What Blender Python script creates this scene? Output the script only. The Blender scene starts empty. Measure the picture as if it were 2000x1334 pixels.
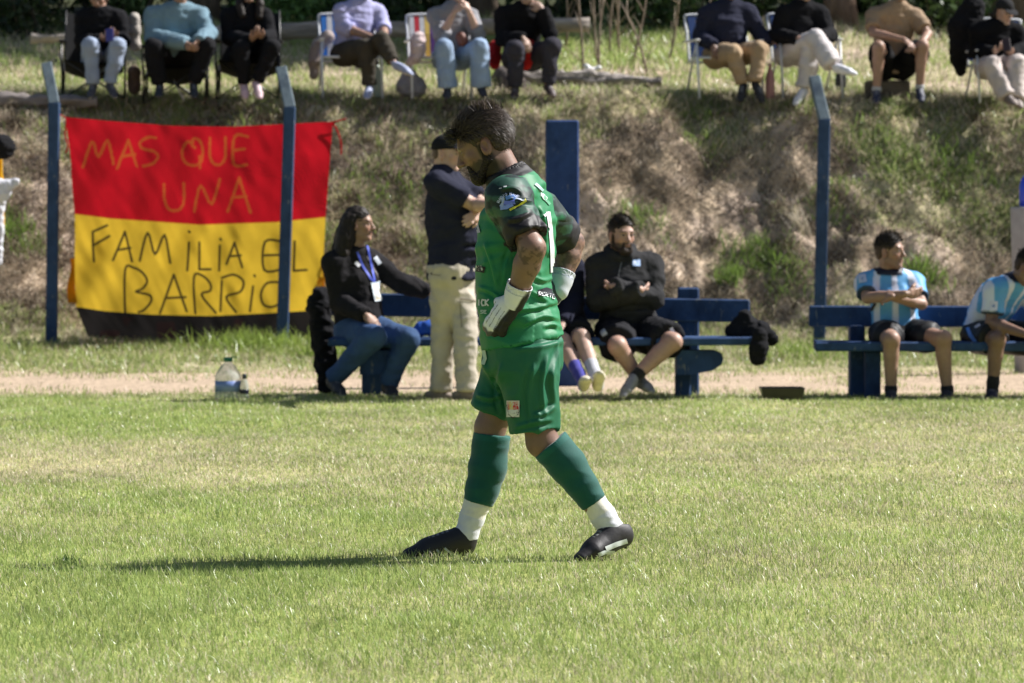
import bpy, math, random
import numpy as np
from mathutils import Vector
from mathutils.bvhtree import BVHTree
random.seed(7)
RNG = np.random.default_rng(7)
sc = bpy.context.scene
COL = sc.collection

# ------------------------------------------------------------------ camera, sky, sun, exposure
CAM_H = 1.3
TILT = math.atan(253 / 8000)
cam_d = bpy.data.cameras.new('camera')
cam = bpy.data.objects.new('camera', cam_d)
COL.objects.link(cam)
sc.camera = cam
cam.location = (0, 0, CAM_H)
cam.rotation_euler = (math.pi / 2 - TILT, 0, 0)
cam_d.sensor_width = 36
cam_d.lens = 144
cam_d.clip_start = 0.1
cam_d.clip_end = 600
cam_d.dof.use_dof = True
cam_d.dof.focus_distance = 15.35
cam_d.dof.aperture_fstop = 7.2

SUN = Vector((1.0, 0.33, 0.0)).normalized()
ELEV = math.radians(44)
SUNV = Vector((SUN.x * math.cos(ELEV), SUN.y * math.cos(ELEV), math.sin(ELEV)))
world = bpy.data.worlds.new('World')
sc.world = world
world.use_nodes = True
wn = world.node_tree
sky = wn.nodes.new('ShaderNodeTexSky')
sky.sky_type = 'NISHITA'
sky.sun_disc = False
sky.sun_elevation = ELEV
sky.sun_rotation = math.atan2(SUN.x, SUN.y)
sky.air_density = 1.0
sky.dust_density = 1.5
wn.links.new(sky.outputs[0], wn.nodes['Background'].inputs[0])
wn.nodes['Background'].inputs[1].default_value = 0.05
sl = bpy.data.lights.new('sun', 'SUN')
sl.energy = 5.0
sl.angle = math.radians(0.55)
sl.color = (1.0, 0.97, 0.93)
so = bpy.data.objects.new('sun', sl)
COL.objects.link(so)
so.rotation_euler = SUNV.to_track_quat('Z', 'Y').to_euler()
sc.view_settings.view_transform = 'Standard'
sc.view_settings.look = 'None'
sc.view_settings.exposure = 0.87
sc.view_settings.gamma = 1.0
sc.cycles.use_denoising = True
sc.cycles.max_bounces = 6
sc.cycles.transparent_max_bounces = 6
sc.cycles.caustics_reflective = False
sc.cycles.caustics_refractive = False

# ------------------------------------------------------------------ helpers
ct, st = math.cos(TILT), math.sin(TILT)
def ray(px, py):
    x = (px - 1000) / 8000; y = -(py - 667) / 8000
    return np.array([x, ct + y * st, -st + y * ct])
def P(px, py, Y):
    d = ray(px, py)
    return np.array([0, 0, CAM_H]) + d * (Y / d[1])
def nz(v):
    v = np.asarray(v, float)
    return v / (np.linalg.norm(v) + 1e-12)
def lin(c):
    c = np.asarray(c, float) / 255.0
    return np.where(c <= 0.04045, c / 12.92, ((c + 0.055) / 1.055) ** 2.4)

def hsh(i, j, k, s):
    h = (i * 374761393 + j * 668265263 + k * 2147483647 + s * 974634777) & 0xffffffff
    h = ((h ^ (h >> 13)) * 1274126177) & 0xffffffff
    h = (h ^ (h >> 16)) & 0xffffff
    return h.astype(np.float32) / 8388607.5 - 1.0
def vn(p, s=0):
    p = np.asarray(p, float)
    i = np.floor(p).astype(np.int64); f = (p - i)
    f = f * f * (3 - 2 * f)
    r = 0
    for a in (0, 1):
        for b in (0, 1):
            for c in (0, 1):
                w = (f[..., 0] if a else 1 - f[..., 0]) * (f[..., 1] if b else 1 - f[..., 1]) * (f[..., 2] if c else 1 - f[..., 2])
                r = r + w * hsh(i[..., 0] + a, i[..., 1] + b, i[..., 2] + c, s)
    return r
def fbm(p, s=0, o=4):
    p = np.asarray(p, float); r = 0; a = 1.0; t = 0
    for k in range(o):
        r = r + a * vn(p, s + k * 17); t += a; a *= .5; p = p * 2.03 + 3.7
    return r / t
def p3(x, y, z=0):
    x = np.asarray(x, float)
    return np.stack([x, np.asarray(y, float) + 0 * x, np.asarray(z, float) + 0 * x], -1)
def sstep(a, b, x):
    t = np.clip((x - a) / (b - a), 0, 1)
    return t * t * (3 - 2 * t)
def mixc(a, b, t):
    t = np.asarray(t)[..., None]
    return np.asarray(a) * (1 - t) + np.asarray(b) * t

def tag(o, label=None, cat=None, group=None, kind=None):
    if label: o['label'] = label
    if cat: o['category'] = cat
    if group: o['group'] = group
    if kind: o['kind'] = kind
    return o
def empty(name, loc, label, cat, group=None):
    o = bpy.data.objects.new(name, None)
    COL.objects.link(o)
    o.location = tuple(loc)
    o.empty_display_size = .1
    return tag(o, label, cat, group)
def origin(par):
    v = np.zeros(3)
    while par is not None:
        v = v + np.array(par.location); par = par.parent
    return v
def mesh(name, V, F, mat, parent=None, col=None, smooth=True):
    """V (n,3) world coordinates, F (m,3|4) array or list of polygons"""
    V = np.asarray(V, np.float32)
    me = bpy.data.meshes.new(name)
    if isinstance(F, np.ndarray):
        m, k = F.shape
        me.vertices.add(len(V)); me.loops.add(m * k); me.polygons.add(m)
        me.loops.foreach_set('vertex_index', F.astype(np.int32).ravel())
        me.polygons.foreach_set('loop_start', np.arange(0, m * k, k, dtype=np.int32))
        me.polygons.foreach_set('loop_total', np.full(m, k, np.int32))
        me.vertices.foreach_set('co', (V - origin(parent)).astype(np.float32).ravel())
        me.update(calc_edges=True)
    else:
        me.from_pydata([tuple(v) for v in (V - origin(parent))], [], [tuple(int(i) for i in f) for f in F])
        me.update()
    me.polygons.foreach_set('use_smooth', np.full(len(me.polygons), smooth))
    if col is not None:
        col = np.asarray(col, np.float32)
        if col.ndim == 1: col = np.tile(col[:3], (len(V), 1))
        a = me.attributes.new('Col', 'FLOAT_COLOR', 'POINT')
        a.data.foreach_set('color', np.concatenate([col[:, :3], np.ones((len(V), 1))], 1).astype(np.float32).ravel())
    if mat is not None: me.materials.append(mat)
    o = bpy.data.objects.new(name, me)
    COL.objects.link(o)
    if parent is not None: o.parent = parent
    return o

class MB:
    """collects solid pieces into one mesh"""
    def __init__(s): s.v = []; s.f = []; s.c = []
    def add(s, V, F, c=None):
        n = len(s.v)
        s.v += [tuple(v) for v in V]; s.f += [tuple(i + n for i in f) for f in F]
        s.c += [tuple(c if c is not None else (1, 1, 1))] * len(V)
    def box(s, lo, hi, c=None, bev=0.0, M=None):
        x0, y0, z0 = lo; x1, y1, z1 = hi; b = bev
        if b <= 0:
            V = [(x, y, z) for x in (x0, x1) for y in (y0, y1) for z in (z0, z1)]
            F = [(0, 1, 3, 2), (4, 6, 7, 5), (0, 4, 5, 1), (2, 3, 7, 6), (0, 2, 6, 4), (1, 5, 7, 3)]
        else:
            V = []; idx = {}
            for i, x in enumerate((x0, x1)):
                for j, y in enumerate((y0, y1)):
                    for k, z in enumerate((z0, z1)):
                        sx, sy, sz = (1 if i == 0 else -1), (1 if j == 0 else -1), (1 if k == 0 else -1)
                        for a, d in enumerate(((0, b, b), (b, 0, b), (b, b, 0))):
                            idx[i, j, k, a] = len(V); V.append((x + sx * d[0], y + sy * d[1], z + sz * d[2]))
            F = []
            q = lambda *t: [idx[k] for k in t]
            for i in (0, 1):
                F.append(q((i, 0, 0, 0), (i, 0, 1, 0), (i, 1, 1, 0), (i, 1, 0, 0))[::1 if i == 0 else -1])
                F.append(q((0, i, 0, 1), (1, i, 0, 1), (1, i, 1, 1), (0, i, 1, 1))[::1 if i == 0 else -1])
                F.append(q((0, 0, i, 2), (0, 1, i, 2), (1, 1, i, 2), (1, 0, i, 2))[::1 if i == 0 else -1])
            for i in (0, 1):
                for j in (0, 1):
                    fl = (i + j) % 2
                    F.append(q((i, j, 0, 0), (i, j, 1, 0), (i, j, 1, 1), (i, j, 0, 1))[::-1 if fl else 1])
                    F.append(q((i, 0, j, 0), (i, 0, j, 2), (i, 1, j, 2), (i, 1, j, 0))[::1 if fl == 0 else -1])
                    F.append(q((0, i, j, 1), (1, i, j, 1), (1, i, j, 2), (0, i, j, 2))[::1 if fl == 0 else -1])
                    for k in (0, 1):
                        F.append(q((i, j, k, 0), (i, j, k, 1), (i, j, k, 2))[::1 if (i + j + k) % 2 == 0 else -1])
        V = np.array(V, float)
        if M is not None: V = V @ M[0].T + M[1]
        s.add(V, F, c); return s
    def tube(s, pts, r, n=8, c=None, cap=True):
        pts = [np.asarray(p, float) for p in pts]
        rr = r if hasattr(r, '__len__') else [r] * len(pts)
        V = []; F = []; u = None
        for i, p in enumerate(pts):
            t = nz(pts[min(i + 1, len(pts) - 1)] - pts[max(i - 1, 0)])
            if u is None:
                u = np.cross(t, [0, 0, 1]);
                if np.linalg.norm(u) < .05: u = np.cross(t, [1, 0, 0])
            u = nz(u - t * np.dot(u, t)); w = np.cross(t, u)
            for k in range(n):
                a = 2 * math.pi * k / n
                V.append(p + rr[i] * (math.cos(a) * u + math.sin(a) * w))
        for i in range(len(pts) - 1):
            for k in range(n):
                a = i * n + k; b = i * n + (k + 1) % n
                F.append((a, b, b + n, a + n))
        if cap:
            F.append(tuple(range(n))[::-1]); F.append(tuple(range((len(pts) - 1) * n, len(pts) * n)))
        s.add(V, F, c); return s
    def lathe(s, prof, cen, n=20, c=None, squash=(1, 1)):
        V = []; F = []
        for (r, z) in prof:
            for k in range(n):
                a = 2 * math.pi * k / n
                V.append((cen[0] + r * math.cos(a) * squash[0], cen[1] + r * math.sin(a) * squash[1], cen[2] + z))
        for i in range(len(prof) - 1):
            for k in range(n):
                a = i * n + k; b = i * n + (k + 1) % n
                F.append((a, b, b + n, a + n))
        F.append(tuple(range(n))[::-1]); F.append(tuple(range((len(prof) - 1) * n, len(prof) * n)))
        s.add(V, F, c); return s
    def build(s, name, mat, parent=None, smooth=False):
        return mesh(name, np.array(s.v), s.f, mat, parent, col=np.array(s.c), smooth=smooth)

def bez(pts, n=8):
    """Catmull-Rom through points"""
    pts = [np.asarray(p, float) for p in pts]
    q = [pts[0]] + pts + [pts[-1]]; out = []
    for i in range(1, len(q) - 2):
        for k in range(n):
            t = k / n
            out.append(.5 * ((2 * q[i]) + (-q[i-1] + q[i+1]) * t + (2*q[i-1] - 5*q[i] + 4*q[i+1] - q[i+2]) * t*t + (-q[i-1] + 3*q[i] - 3*q[i+1] + q[i+2]) * t**3))
    out.append(pts[-1]); return out

# ------------------------------------------------------------------ materials
def material(name, col=None, rough=.8, bump=0, bscale=60, spec=.3, var=0.0, vscale=8, metal=0, sub=0, sheen=0, trans=0, alpha=1, bdist=.004, stretch=None, attr=True, coat=0):
    m = bpy.data.materials.new(name); m.use_nodes = True
    nt = m.node_tree; b = nt.nodes['Principled BSDF']; L = nt.links.new
    b.inputs['Roughness'].default_value = rough
    b.inputs['Specular IOR Level'].default_value = spec
    b.inputs['Metallic'].default_value = metal
    b.inputs['Coat Weight'].default_value = coat
    if sheen: b.inputs['Sheen Weight'].default_value = sheen
    if sub:
        b.inputs['Subsurface Weight'].default_value = sub
        b.inputs['Subsurface Radius'].default_value = (.012, .004, .002)
        b.inputs['Subsurface Scale'].default_value = 1
    tc = nt.nodes.new('ShaderNodeTexCoord')
    vec = tc.outputs['Object']
    if stretch:
        mp = nt.nodes.new('ShaderNodeMapping'); mp.inputs['Scale'].default_value = stretch
        L(vec, mp.inputs['Vector']); vec = mp.outputs[0]
    if col is None or attr is True and col is None:
        a = nt.nodes.new('ShaderNodeAttribute'); a.attribute_name = 'Col'; src = a.outputs['Color']
    else:
        r = nt.nodes.new('ShaderNodeRGB'); r.outputs[0].default_value = (*col, 1); src = r.outputs[0]
    if var:
        n = nt.nodes.new('ShaderNodeTexNoise'); n.inputs['Scale'].default_value = vscale; n.inputs['Detail'].default_value = 5
        L(vec, n.inputs['Vector'])
        mr = nt.nodes.new('ShaderNodeMapRange'); mr.inputs[1].default_value = .3; mr.inputs[2].default_value = .7
        mr.inputs[3].default_value = 1 - var; mr.inputs[4].default_value = 1 + var
        L(n.outputs[0], mr.inputs[0])
        mx = nt.nodes.new('ShaderNodeVectorMath'); mx.operation = 'SCALE'
        L(src, mx.inputs[0]); L(mr.outputs[0], mx.inputs['Scale']); src = mx.outputs[0]
    L(src, b.inputs['Base Color'])
    if bump:
        n2 = nt.nodes.new('ShaderNodeTexNoise'); n2.inputs['Scale'].default_value = bscale; n2.inputs['Detail'].default_value = 4
        L(vec, n2.inputs['Vector'])
        bp = nt.nodes.new('ShaderNodeBump'); bp.inputs['Strength'].default_value = bump; bp.inputs['Distance'].default_value = bdist
        L(n2.outputs[0], bp.inputs['Height']); L(bp.outputs[0], b.inputs['Normal'])
    if trans:
        t = nt.nodes.new('ShaderNodeBsdfTranslucent'); L(src, t.inputs[0])
        ms = nt.nodes.new('ShaderNodeMixShader'); ms.inputs[0].default_value = trans
        L(b.outputs[0], ms.inputs[1]); L(t.outputs[0], ms.inputs[2])
        L(ms.outputs[0], nt.nodes['Material Output'].inputs[0])
    return m
M_cloth = material('cloth', None, rough=.9, bump=.5, bscale=38, var=.10, vscale=9, spec=.15, bdist=.008)
M_knit = material('dark_cloth', None, rough=.95, bump=.5, bscale=45, var=.15, vscale=12, spec=.12, bdist=.008)
M_jersey = material('jersey_cloth', None, rough=.55, bump=.22, bscale=12, var=.05, vscale=7, spec=.3, bdist=.016)
M_sock = material('sock_cloth', None, rough=.8, bump=.35, bscale=260, var=.07, vscale=40, bdist=.002, sheen=.2)
M_skin = material('skin', None, rough=.5, bump=.25, bscale=160, var=.07, vscale=35, sub=.12, spec=.4, bdist=.001)
M_hair = material('hair', None, rough=.6, bump=.6, bscale=90, var=.35, vscale=90, spec=.25, bdist=.006, stretch=(1, 1, .35))
M_hairf = material('fine_hair', None, rough=.5, bump=.2, bscale=260, var=.3, vscale=160, spec=.35, bdist=.002)
M_shoe = material('shoe_leather', None, rough=.6, bump=.2, bscale=90, var=.1, vscale=20, spec=.5)
M_decal = material('printed_ink', None, rough=.6, spec=.3)
M_banner = material('banner_cloth', None, rough=.8, var=.06, vscale=5, trans=.5)
M_grass = material('grass_blade', None, rough=.35, spec=.5, trans=.45)
M_dry = material('dry_stalk', None, rough=.7, spec=.3, trans=.2)
M_leaf = material('leaf', None, rough=.5, spec=.4, trans=.3)
M_bark = material('bark', None, rough=.9, bump=.9, bscale=25, var=.35, vscale=12, bdist=.03, stretch=(1, 1, .3))
M_ground = material('ground_soil', None, rough=.95, bump=.8, bscale=22, var=.3, vscale=14, bdist=.03, spec=.1)
M_blue = material('blue_paint', None, rough=.7, bump=.35, bscale=40, var=.2, vscale=10, spec=.2, bdist=.004)
def chips(m, c2, sc_=22, lo=.60, hi=.68, st_=(1, 1, .35)):
    nt = m.node_tree; b = nt.nodes['Principled BSDF']; src = b.inputs['Base Color'].links[0].from_socket
    tc = nt.nodes.new('ShaderNodeTexCoord'); mp = nt.nodes.new('ShaderNodeMapping'); mp.inputs['Scale'].default_value = st_
    n = nt.nodes.new('ShaderNodeTexNoise'); n.inputs['Scale'].default_value = sc_; n.inputs['Detail'].default_value = 7; n.inputs['Roughness'].default_value = .65
    r = nt.nodes.new('ShaderNodeMapRange'); r.inputs[1].default_value = lo; r.inputs[2].default_value = hi
    mx = nt.nodes.new('ShaderNodeMix'); mx.data_type = 'RGBA'; mx.inputs[7].default_value = (*c2, 1)
    L = nt.links.new; L(tc.outputs['Object'], mp.inputs[0]); L(mp.outputs[0], n.inputs['Vector']); L(n.outputs[0], r.inputs[0]); L(r.outputs[0], mx.inputs[0]); L(src, mx.inputs[6]); L(mx.outputs[2], b.inputs['Base Color'])
chips(M_blue, (.16, .18, .20)); chips(M_blue, (.012, .025, .06), 5, .5, .75, (1, 1, .5))
M_metal = material('painted_tube', None, rough=.35, spec=.5, var=.05, vscale=20)
M_fabric = material('woven_fabric', None, rough=.9, bump=.3, bscale=150, var=.12, vscale=15)
M_wire = material('galvanised_wire', (.35, .35, .34), rough=.45, metal=.6)
M_wood = material('weathered_wood', None, rough=.95, bump=1, bscale=18, var=.4, vscale=9, bdist=.03, stretch=(.25, 1, 1))
M_plastic = material('plastic', None, rough=.35, spec=.5)
# ------------------------------------------------------------------ signed-distance modelling
class Sdf:
    def __init__(s): s.pr = []
    def _a(s, f, lo, hi, k, op): s.pr.append((f, np.asarray(lo, float), np.asarray(hi, float), k, op)); return s
    def rc(s, a, b, ra, rb, k=.02, op='u', cut0=False, cut1=False):
        a = np.asarray(a, float); b = np.asarray(b, float); ab = b - a; l2 = max(ab @ ab, 1e-9); R = max(ra, rb)
        L = math.sqrt(l2)
        def f(X):
            q = X - a; t = (q @ ab) / l2; tc = np.clip(t, 0, 1)
            d = np.sqrt(np.maximum(((q - tc[..., None] * ab) ** 2).sum(-1), 1e-12)) - (ra + (rb - ra) * tc)
            if cut1: d = np.maximum(d, (t - 1) * L)
            if cut0: d = np.maximum(d, -t * L)
            return d
        return s._a(f, np.minimum(a, b) - R, np.maximum(a, b) + R, k, op)
    def chain(s, pts, k=.02, op='u', grow=0, cut1=False, cut0=False):
        for i in range(len(pts) - 1):
            s.rc(pts[i][0], pts[i+1][0], pts[i][1] + grow, pts[i+1][1] + grow, k if i == 0 else .012, op,
                 cut1=cut1 and i == len(pts) - 2, cut0=cut0 and i == 0)
        return s
    def ell(s, c, ax, r, k=.02, op='u'):
        c = np.asarray(c, float); A = np.array([nz(v) for v in ax]).T; r = np.asarray(r, float); R = r.max()
        def f(X):
            q = (X - c) @ A
            k0 = np.sqrt(((q / r) ** 2).sum(-1)) + 1e-9; k1 = np.sqrt(((q / (r * r)) ** 2).sum(-1)) + 1e-9
            return k0 * (k0 - 1) / k1
        return s._a(f, c - R, c + R, k, op)
    def loft(s, sec, k=.03, op='u', grow=0, e=.05, cut0=False, cut1=False):
        """sec: list of (centre, right, front, halfwidth, halfdepth)"""
        for i in range(len(sec) - 1):
            c0, r0, f0, w0, d0 = sec[i]; c1, r1, f1, w1, d1 = sec[i+1]
            c0 = np.asarray(c0, float); c1 = np.asarray(c1, float); ab = c1 - c0; l2 = ab @ ab; L = math.sqrt(l2); up = ab / L
            def f(X, c0=c0, ab=ab, l2=l2, L=L, up=up, r0=nz(r0), r1=nz(r1), w0=w0 + grow, w1=w1 + grow, d0=d0 + grow, d1=d1 + grow, first=(i == 0), last=(i == len(sec) - 2)):
                q = X - c0; t = (q @ ab) / l2; tc = np.clip(t, 0, 1)
                v = q - tc[..., None] * ab
                al = v @ up; v = v - al[..., None] * up
                r = r0 * (1 - tc[..., None]) + r1 * tc[..., None]; r = r - (r @ up)[..., None] * up
                r = r / np.sqrt((r * r).sum(-1))[..., None]
                a = (v * r).sum(-1); b = np.sqrt(np.maximum((v * v).sum(-1) - a * a, 0))
                w = w0 + (w1 - w0) * tc; d = d0 + (d1 - d0) * tc
                k0 = np.sqrt((a / w) ** 2 + (b / d) ** 2 + (al / e) ** 2) + 1e-6
                k1 = np.sqrt((a / w ** 2) ** 2 + (b / d ** 2) ** 2 + (al / e ** 2) ** 2) + 1e-6
                o = k0 * (k0 - 1) / k1
                if cut0 and first: o = np.maximum(o, -t * L)
                if cut1 and last: o = np.maximum(o, (t - 1) * L)
                return o
            R = max(w0, w1, d0, d1) + grow + .01
            s._a(f, np.minimum(c0, c1) - R, np.maximum(c0, c1) + R, k if i == 0 else .015, op)
        return s
    def half(s, p, n, k=.003):
        """keep the side opposite to n"""
        p = np.asarray(p, float); n = nz(n)
        s.pr.append((lambda X: (X - p) @ n, None, None, k, 'i')); return s
    def mesh(s, res, noise=None):
        U = [p for p in s.pr if p[4] == 'u']
        lo = np.min([p[1] for p in U], 0) - 3 * res; hi = np.max([p[2] for p in U], 0) + 3 * res
        n = np.ceil((hi - lo) / res).astype(int) + 1
        D = np.full(n, 1.0, np.float32)
        ax = [lo[i] + res * np.arange(n[i]) for i in range(3)]
        for f, a, b, k, op in s.pr:
            if a is None: i0 = np.zeros(3, int); i1 = n
            else:
                m = k + 3 * res
                i0 = np.clip(np.floor((a - m - lo) / res).astype(int), 0, n); i1 = np.clip(np.ceil((b + m - lo) / res).astype(int) + 1, 0, n)
                if (i1 <= i0).any(): continue
            X = np.stack(np.meshgrid(*[ax[i][i0[i]:i1[i]] for i in range(3)], indexing='ij'), -1)
            sl_ = tuple(slice(i0[i], i1[i]) for i in range(3))
            d = f(X); g = D[sl_]; k = max(k, 1e-4)
            if op == 'u':
                h = np.maximum(k - np.abs(g - d), 0) / k
                D[sl_] = np.minimum(g, d) - h * h * k * .25
            else:
                if op == 's': d = -d
                h = np.maximum(k - np.abs(g - d), 0) / k
                D[sl_] = np.maximum(g, d) + h * h * k * .25
        if noise is not None:
            idx = np.argwhere(np.abs(D) < .03)
            X = lo + idx * res
            D[tuple(idx.T)] += noise(X).astype(np.float32)
        return nets(D, lo, res)

def nets(D, lo, res):
    S = D < 0
    c = [S[i:S.shape[0]-1+i, j:S.shape[1]-1+j, k:S.shape[2]-1+k] for i in (0, 1) for j in (0, 1) for k in (0, 1)]
    al = np.logical_and.reduce(c); an = np.logical_or.reduce(c)
    act = np.argwhere(an & ~al)
    if not len(act): return np.zeros((0, 3)), np.zeros((0, 4), int)
    cv = {}
    for i in (0, 1):
        for j in (0, 1):
            for k in (0, 1): cv[i, j, k] = D[act[:, 0] + i, act[:, 1] + j, act[:, 2] + k]
    acc = np.zeros((len(act), 3)); cnt = np.zeros(len(act))
    keys = list(cv)
    for a in keys:
        for x in range(3):
            if a[x]: continue
            b = list(a); b[x] = 1; b = tuple(b)
            da, db = cv[a], cv[b]; m = (da < 0) != (db < 0)
            t = np.where(m, da / np.where(m, da - db, 1), 0)
            p = np.tile(np.array(a, float), (len(act), 1)); p[:, x] = t
            acc += p * m[:, None]; cnt += m
    V = lo + (act + acc / cnt[:, None]) * res
    G = np.full(np.array(D.shape) - 1, -1, np.int64); G[tuple(act.T)] = np.arange(len(act))
    Fs = []
    for x in range(3):
        y, z = (x + 1) % 3, (x + 2) % 3
        s0 = [slice(None)] * 3; s1 = [slice(None)] * 3
        s0[x] = slice(0, -1); s1[x] = slice(1, None)
        a = S[tuple(s0)]; b = S[tuple(s1)]
        e = np.argwhere(a != b)
        ok = (e[:, y] > 0) & (e[:, z] > 0) & (e[:, y] < G.shape[y]) & (e[:, z] < G.shape[z])
        e = e[ok]; fl = a[tuple(e.T)]
        def g(dy, dz):
            q = e.copy(); q[:, y] -= dy; q[:, z] -= dz
            return G[tuple(q.T)]
        q = np.stack([g(1, 1), g(0, 1), g(0, 0), g(1, 0)], 1)
        q[~fl] = q[~fl][:, ::-1]
        Fs.append(q)
    F = np.concatenate(Fs)
    F = F[(F >= 0).all(1)]
    return V, F

def vnorm(V, F):
    n = np.zeros_like(V)
    fn = np.cross(V[F[:, 2]] - V[F[:, 0]], V[F[:, 3 if F.shape[1] > 3 else 1]] - V[F[:, 1]])
    for k in range(F.shape[1]): np.add.at(n, F[:, k], fn)
    return n / (np.linalg.norm(n, axis=1)[:, None] + 1e-12)
def smooth(V, F, it=1, lam=.5):
    for _ in range(it):
        a = np.zeros_like(V); c = np.zeros(len(V))
        for k in range(F.shape[1]):
            j = F[:, (k + 1) % F.shape[1]]
            np.add.at(a, F[:, k], V[j]); np.add.at(c, F[:, k], 1)
            np.add.at(a, j, V[F[:, k]]); np.add.at(c, j, 1)
        V = V * (1 - lam) + lam * a / np.maximum(c, 1)[:, None]
    return V
def folds(V, F, amp, freq, s=0, axis=None, st_=.3, dirv=None):
    """cloth folds as real relief: ridged noise stretched along a direction"""
    N = vnorm(V, F); Q = V.copy()
    if axis is not None:
        a = nz(axis); Q = Q - (Q @ a)[:, None] * a * (1 - st_)
    w = p3(vn(V * 3.1 + 9, s + 3), vn(V * 3.1 + 40, s + 4), 0) * .12
    n = 1 - np.abs(vn((Q + w) * freq, s)) * 2
    n2 = 1 - np.abs(vn((Q + w) * freq * 2.1 + 7, s + 1)) * 2
    n3 = 1 - np.abs(vn((V + w) * freq * .5 + 3, s + 2)) * 2
    return V + N * (amp * (n * .6 + n2 * .4 + n3 * .5))[:, None]
def join(parts):
    Vs = []; Fs = []; Cs = []; n = 0
    for V, F, C in parts:
        Vs.append(V); Fs.append(F + n); Cs.append(C); n += len(V)
    return np.concatenate(Vs), np.concatenate(Fs), np.concatenate(Cs)
def flat(V, c): return np.tile(np.asarray(c, float), (len(V), 1))

# ------------------------------------------------------------------ people
def head_mesh(c, f, u, s, res, skin, nb, beard=None, brow=(.02, .014, .01), neck_r=.056, stubble=None, shut=False):
    f = nz(f); u = nz(u - f * np.dot(u, f)); r = np.cross(f, u)   # r: person's right
    W = lambda x, y, z: c + s * (x * r + y * f + z * u)
    ax = (r, f, u)
    S = Sdf()
    S.ell(W(0, -.012, .034), ax, np.array((.073, .095, .084)) * s)
    S.ell(W(0, .030, -.030), ax, np.array((.057, .060, .080)) * s, .03 * s)
    for q in (-1, 1):
        S.rc(W(q * .046, -.005, -.062), W(q * .014, .062, -.098), .020 * s, .018 * s, .025 * s)
        S.ell(W(q * .040, .056, -.022), ax, np.array((.020, .018, .018)) * s, .02 * s)
    S.rc(W(-.012, .066, -.098), W(.012, .066, -.098), .019 * s, .019 * s, .02 * s)
    S.rc(W(-.034, .074, .022), W(.034, .074, .022), .013 * s, .013 * s, .02 * s)
    for q in (-1, 1): S.ell(W(q * .031, .094, .003), ax, np.array((.018, .014, .012)) * s, .012 * s, 's')
    for q in (-1, 1): S.ell(W(q * .031, .073, .002), ax, np.array((.0145, .0135, .0125)) * s, .004 * s)
    S.rc(W(0, .084, .014), W(0, .109, -.030), .007 * s, .0115 * s, .012 * s)
    for q in (-1, 1): S.ell(W(q * .011, .098, -.034), ax, np.array((.009, .011, .008)) * s, .006 * s)
    S.rc(W(-.016, .083, -.058), W(.016, .083, -.058), .0075 * s, .0075 * s, .010 * s)
    S.rc(W(-.013, .082, -.070), W(.013, .082, -.070), .0085 * s, .0085 * s, .008 * s)
    S.ell(W(0, .094, -.064), ax, np.array((.022, .006, .0022)) * s, .003 * s, 's')
    for q in (-1, 1):
        e = nz(u * .95 - f * .25)
        S.ell(W(q * .076, -.010, -.012), (nz(r + .3 * q * -f), np.cross(r, e), e), np.array((.010, .020, .034)) * s, .008 * s)
        S.ell(W(q * .086, -.006, -.008), (r, f, u), np.array((.008, .010, .018)) * s, .006 * s, 's')
    S.rc(W(0, -.028, -.045), nb, neck_r * s, (neck_r + .008) * s, .03 * s)
    V, F = S.mesh(res)
    q = (V - c) / s; x = q @ r; y = q @ f; z = q @ u
    C = flat(V, skin)
    red = lin((190, 95, 80)) * .8
    C = mixc(C, C * np.array([1.05, .8, .75]), np.exp(-((np.abs(x) - .04) ** 2 + (z + .03) ** 2) / .0006) * (y > .04) * .5)
    C = mixc(C, C * np.array([1.08, .85, .8]), (np.abs(x) > .07) * .5)
    lip = np.exp(-((x / .02) ** 4 + ((z + .064) / .0095) ** 4)) * (y > .07)
    C = mixc(C, skin * np.array([.85, .5, .5]), lip * .8)
    slit = np.exp(-((x / .02) ** 4 + ((z + .064) / .0018) ** 2)) * (y > .07)
    C = mixc(C, skin * .2, slit)
    for sgn in (-1, 1):
        ex = x - sgn * .031; ez = z - .002
        eye = np.exp(-((ex / .0125) ** 4 + (ez / .0065) ** 4)) * (y > .07)
        C = mixc(C, (.26, .23, .21) if not shut else skin * .55, eye)
        if not shut: C = mixc(C, (.015, .01, .008), np.exp(-((ex / .006) ** 4 + (ez / .0062) ** 4)) * (y > .07))
        lid = np.exp(-((ex / .015) ** 4 + ((ez - .0072) / .0022) ** 2)) * (y > .06)
        C = mixc(C, (.02, .012, .01), lid)
        br = np.exp(-((ex / .019) ** 4 + ((z - .0245 + .0 * x) / .0048) ** 2)) * (y > .055)
        C = mixc(C, brow, br * .9)
    nos = sum(np.exp(-(((x - sg * .009) / .004) ** 2 + ((z + .041) / .003) ** 2)) for sg in (-1, 1)) * (y > .09)
    C = mixc(C, skin * .15, np.clip(nos, 0, 1))
    if beard is not None:
        n = vn(V * 160, 3) * .15
        b = sstep(-.038, -.052, z + n * .04) * sstep(-.02, .0, y + .35 * (z + .06) * 0 + .012) * sstep(-.155, -.12, z)
        side = sstep(.052, .060, np.abs(x)) * sstep(.074, .070, np.abs(x)) * sstep(-.03, -.015, y) * sstep(.03, .02, y) * sstep(.02, 0, z)
        mo = np.exp(-((x / .028) ** 4 + ((z + .05) / .008) ** 2)) * (y > .06)
        b = np.clip(np.maximum(np.maximum(b, side), mo) * (1 - lip * .9), 0, 1)
        b *= 1 - np.exp(-((np.abs(x) - .035) ** 2 / .0003 + (z + .035) ** 2 / .0003)) * .8
        C = mixc(C, beard, b * (stubble if stubble else .92))
    return V, F, C, (W, ax, r, f, u)

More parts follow.
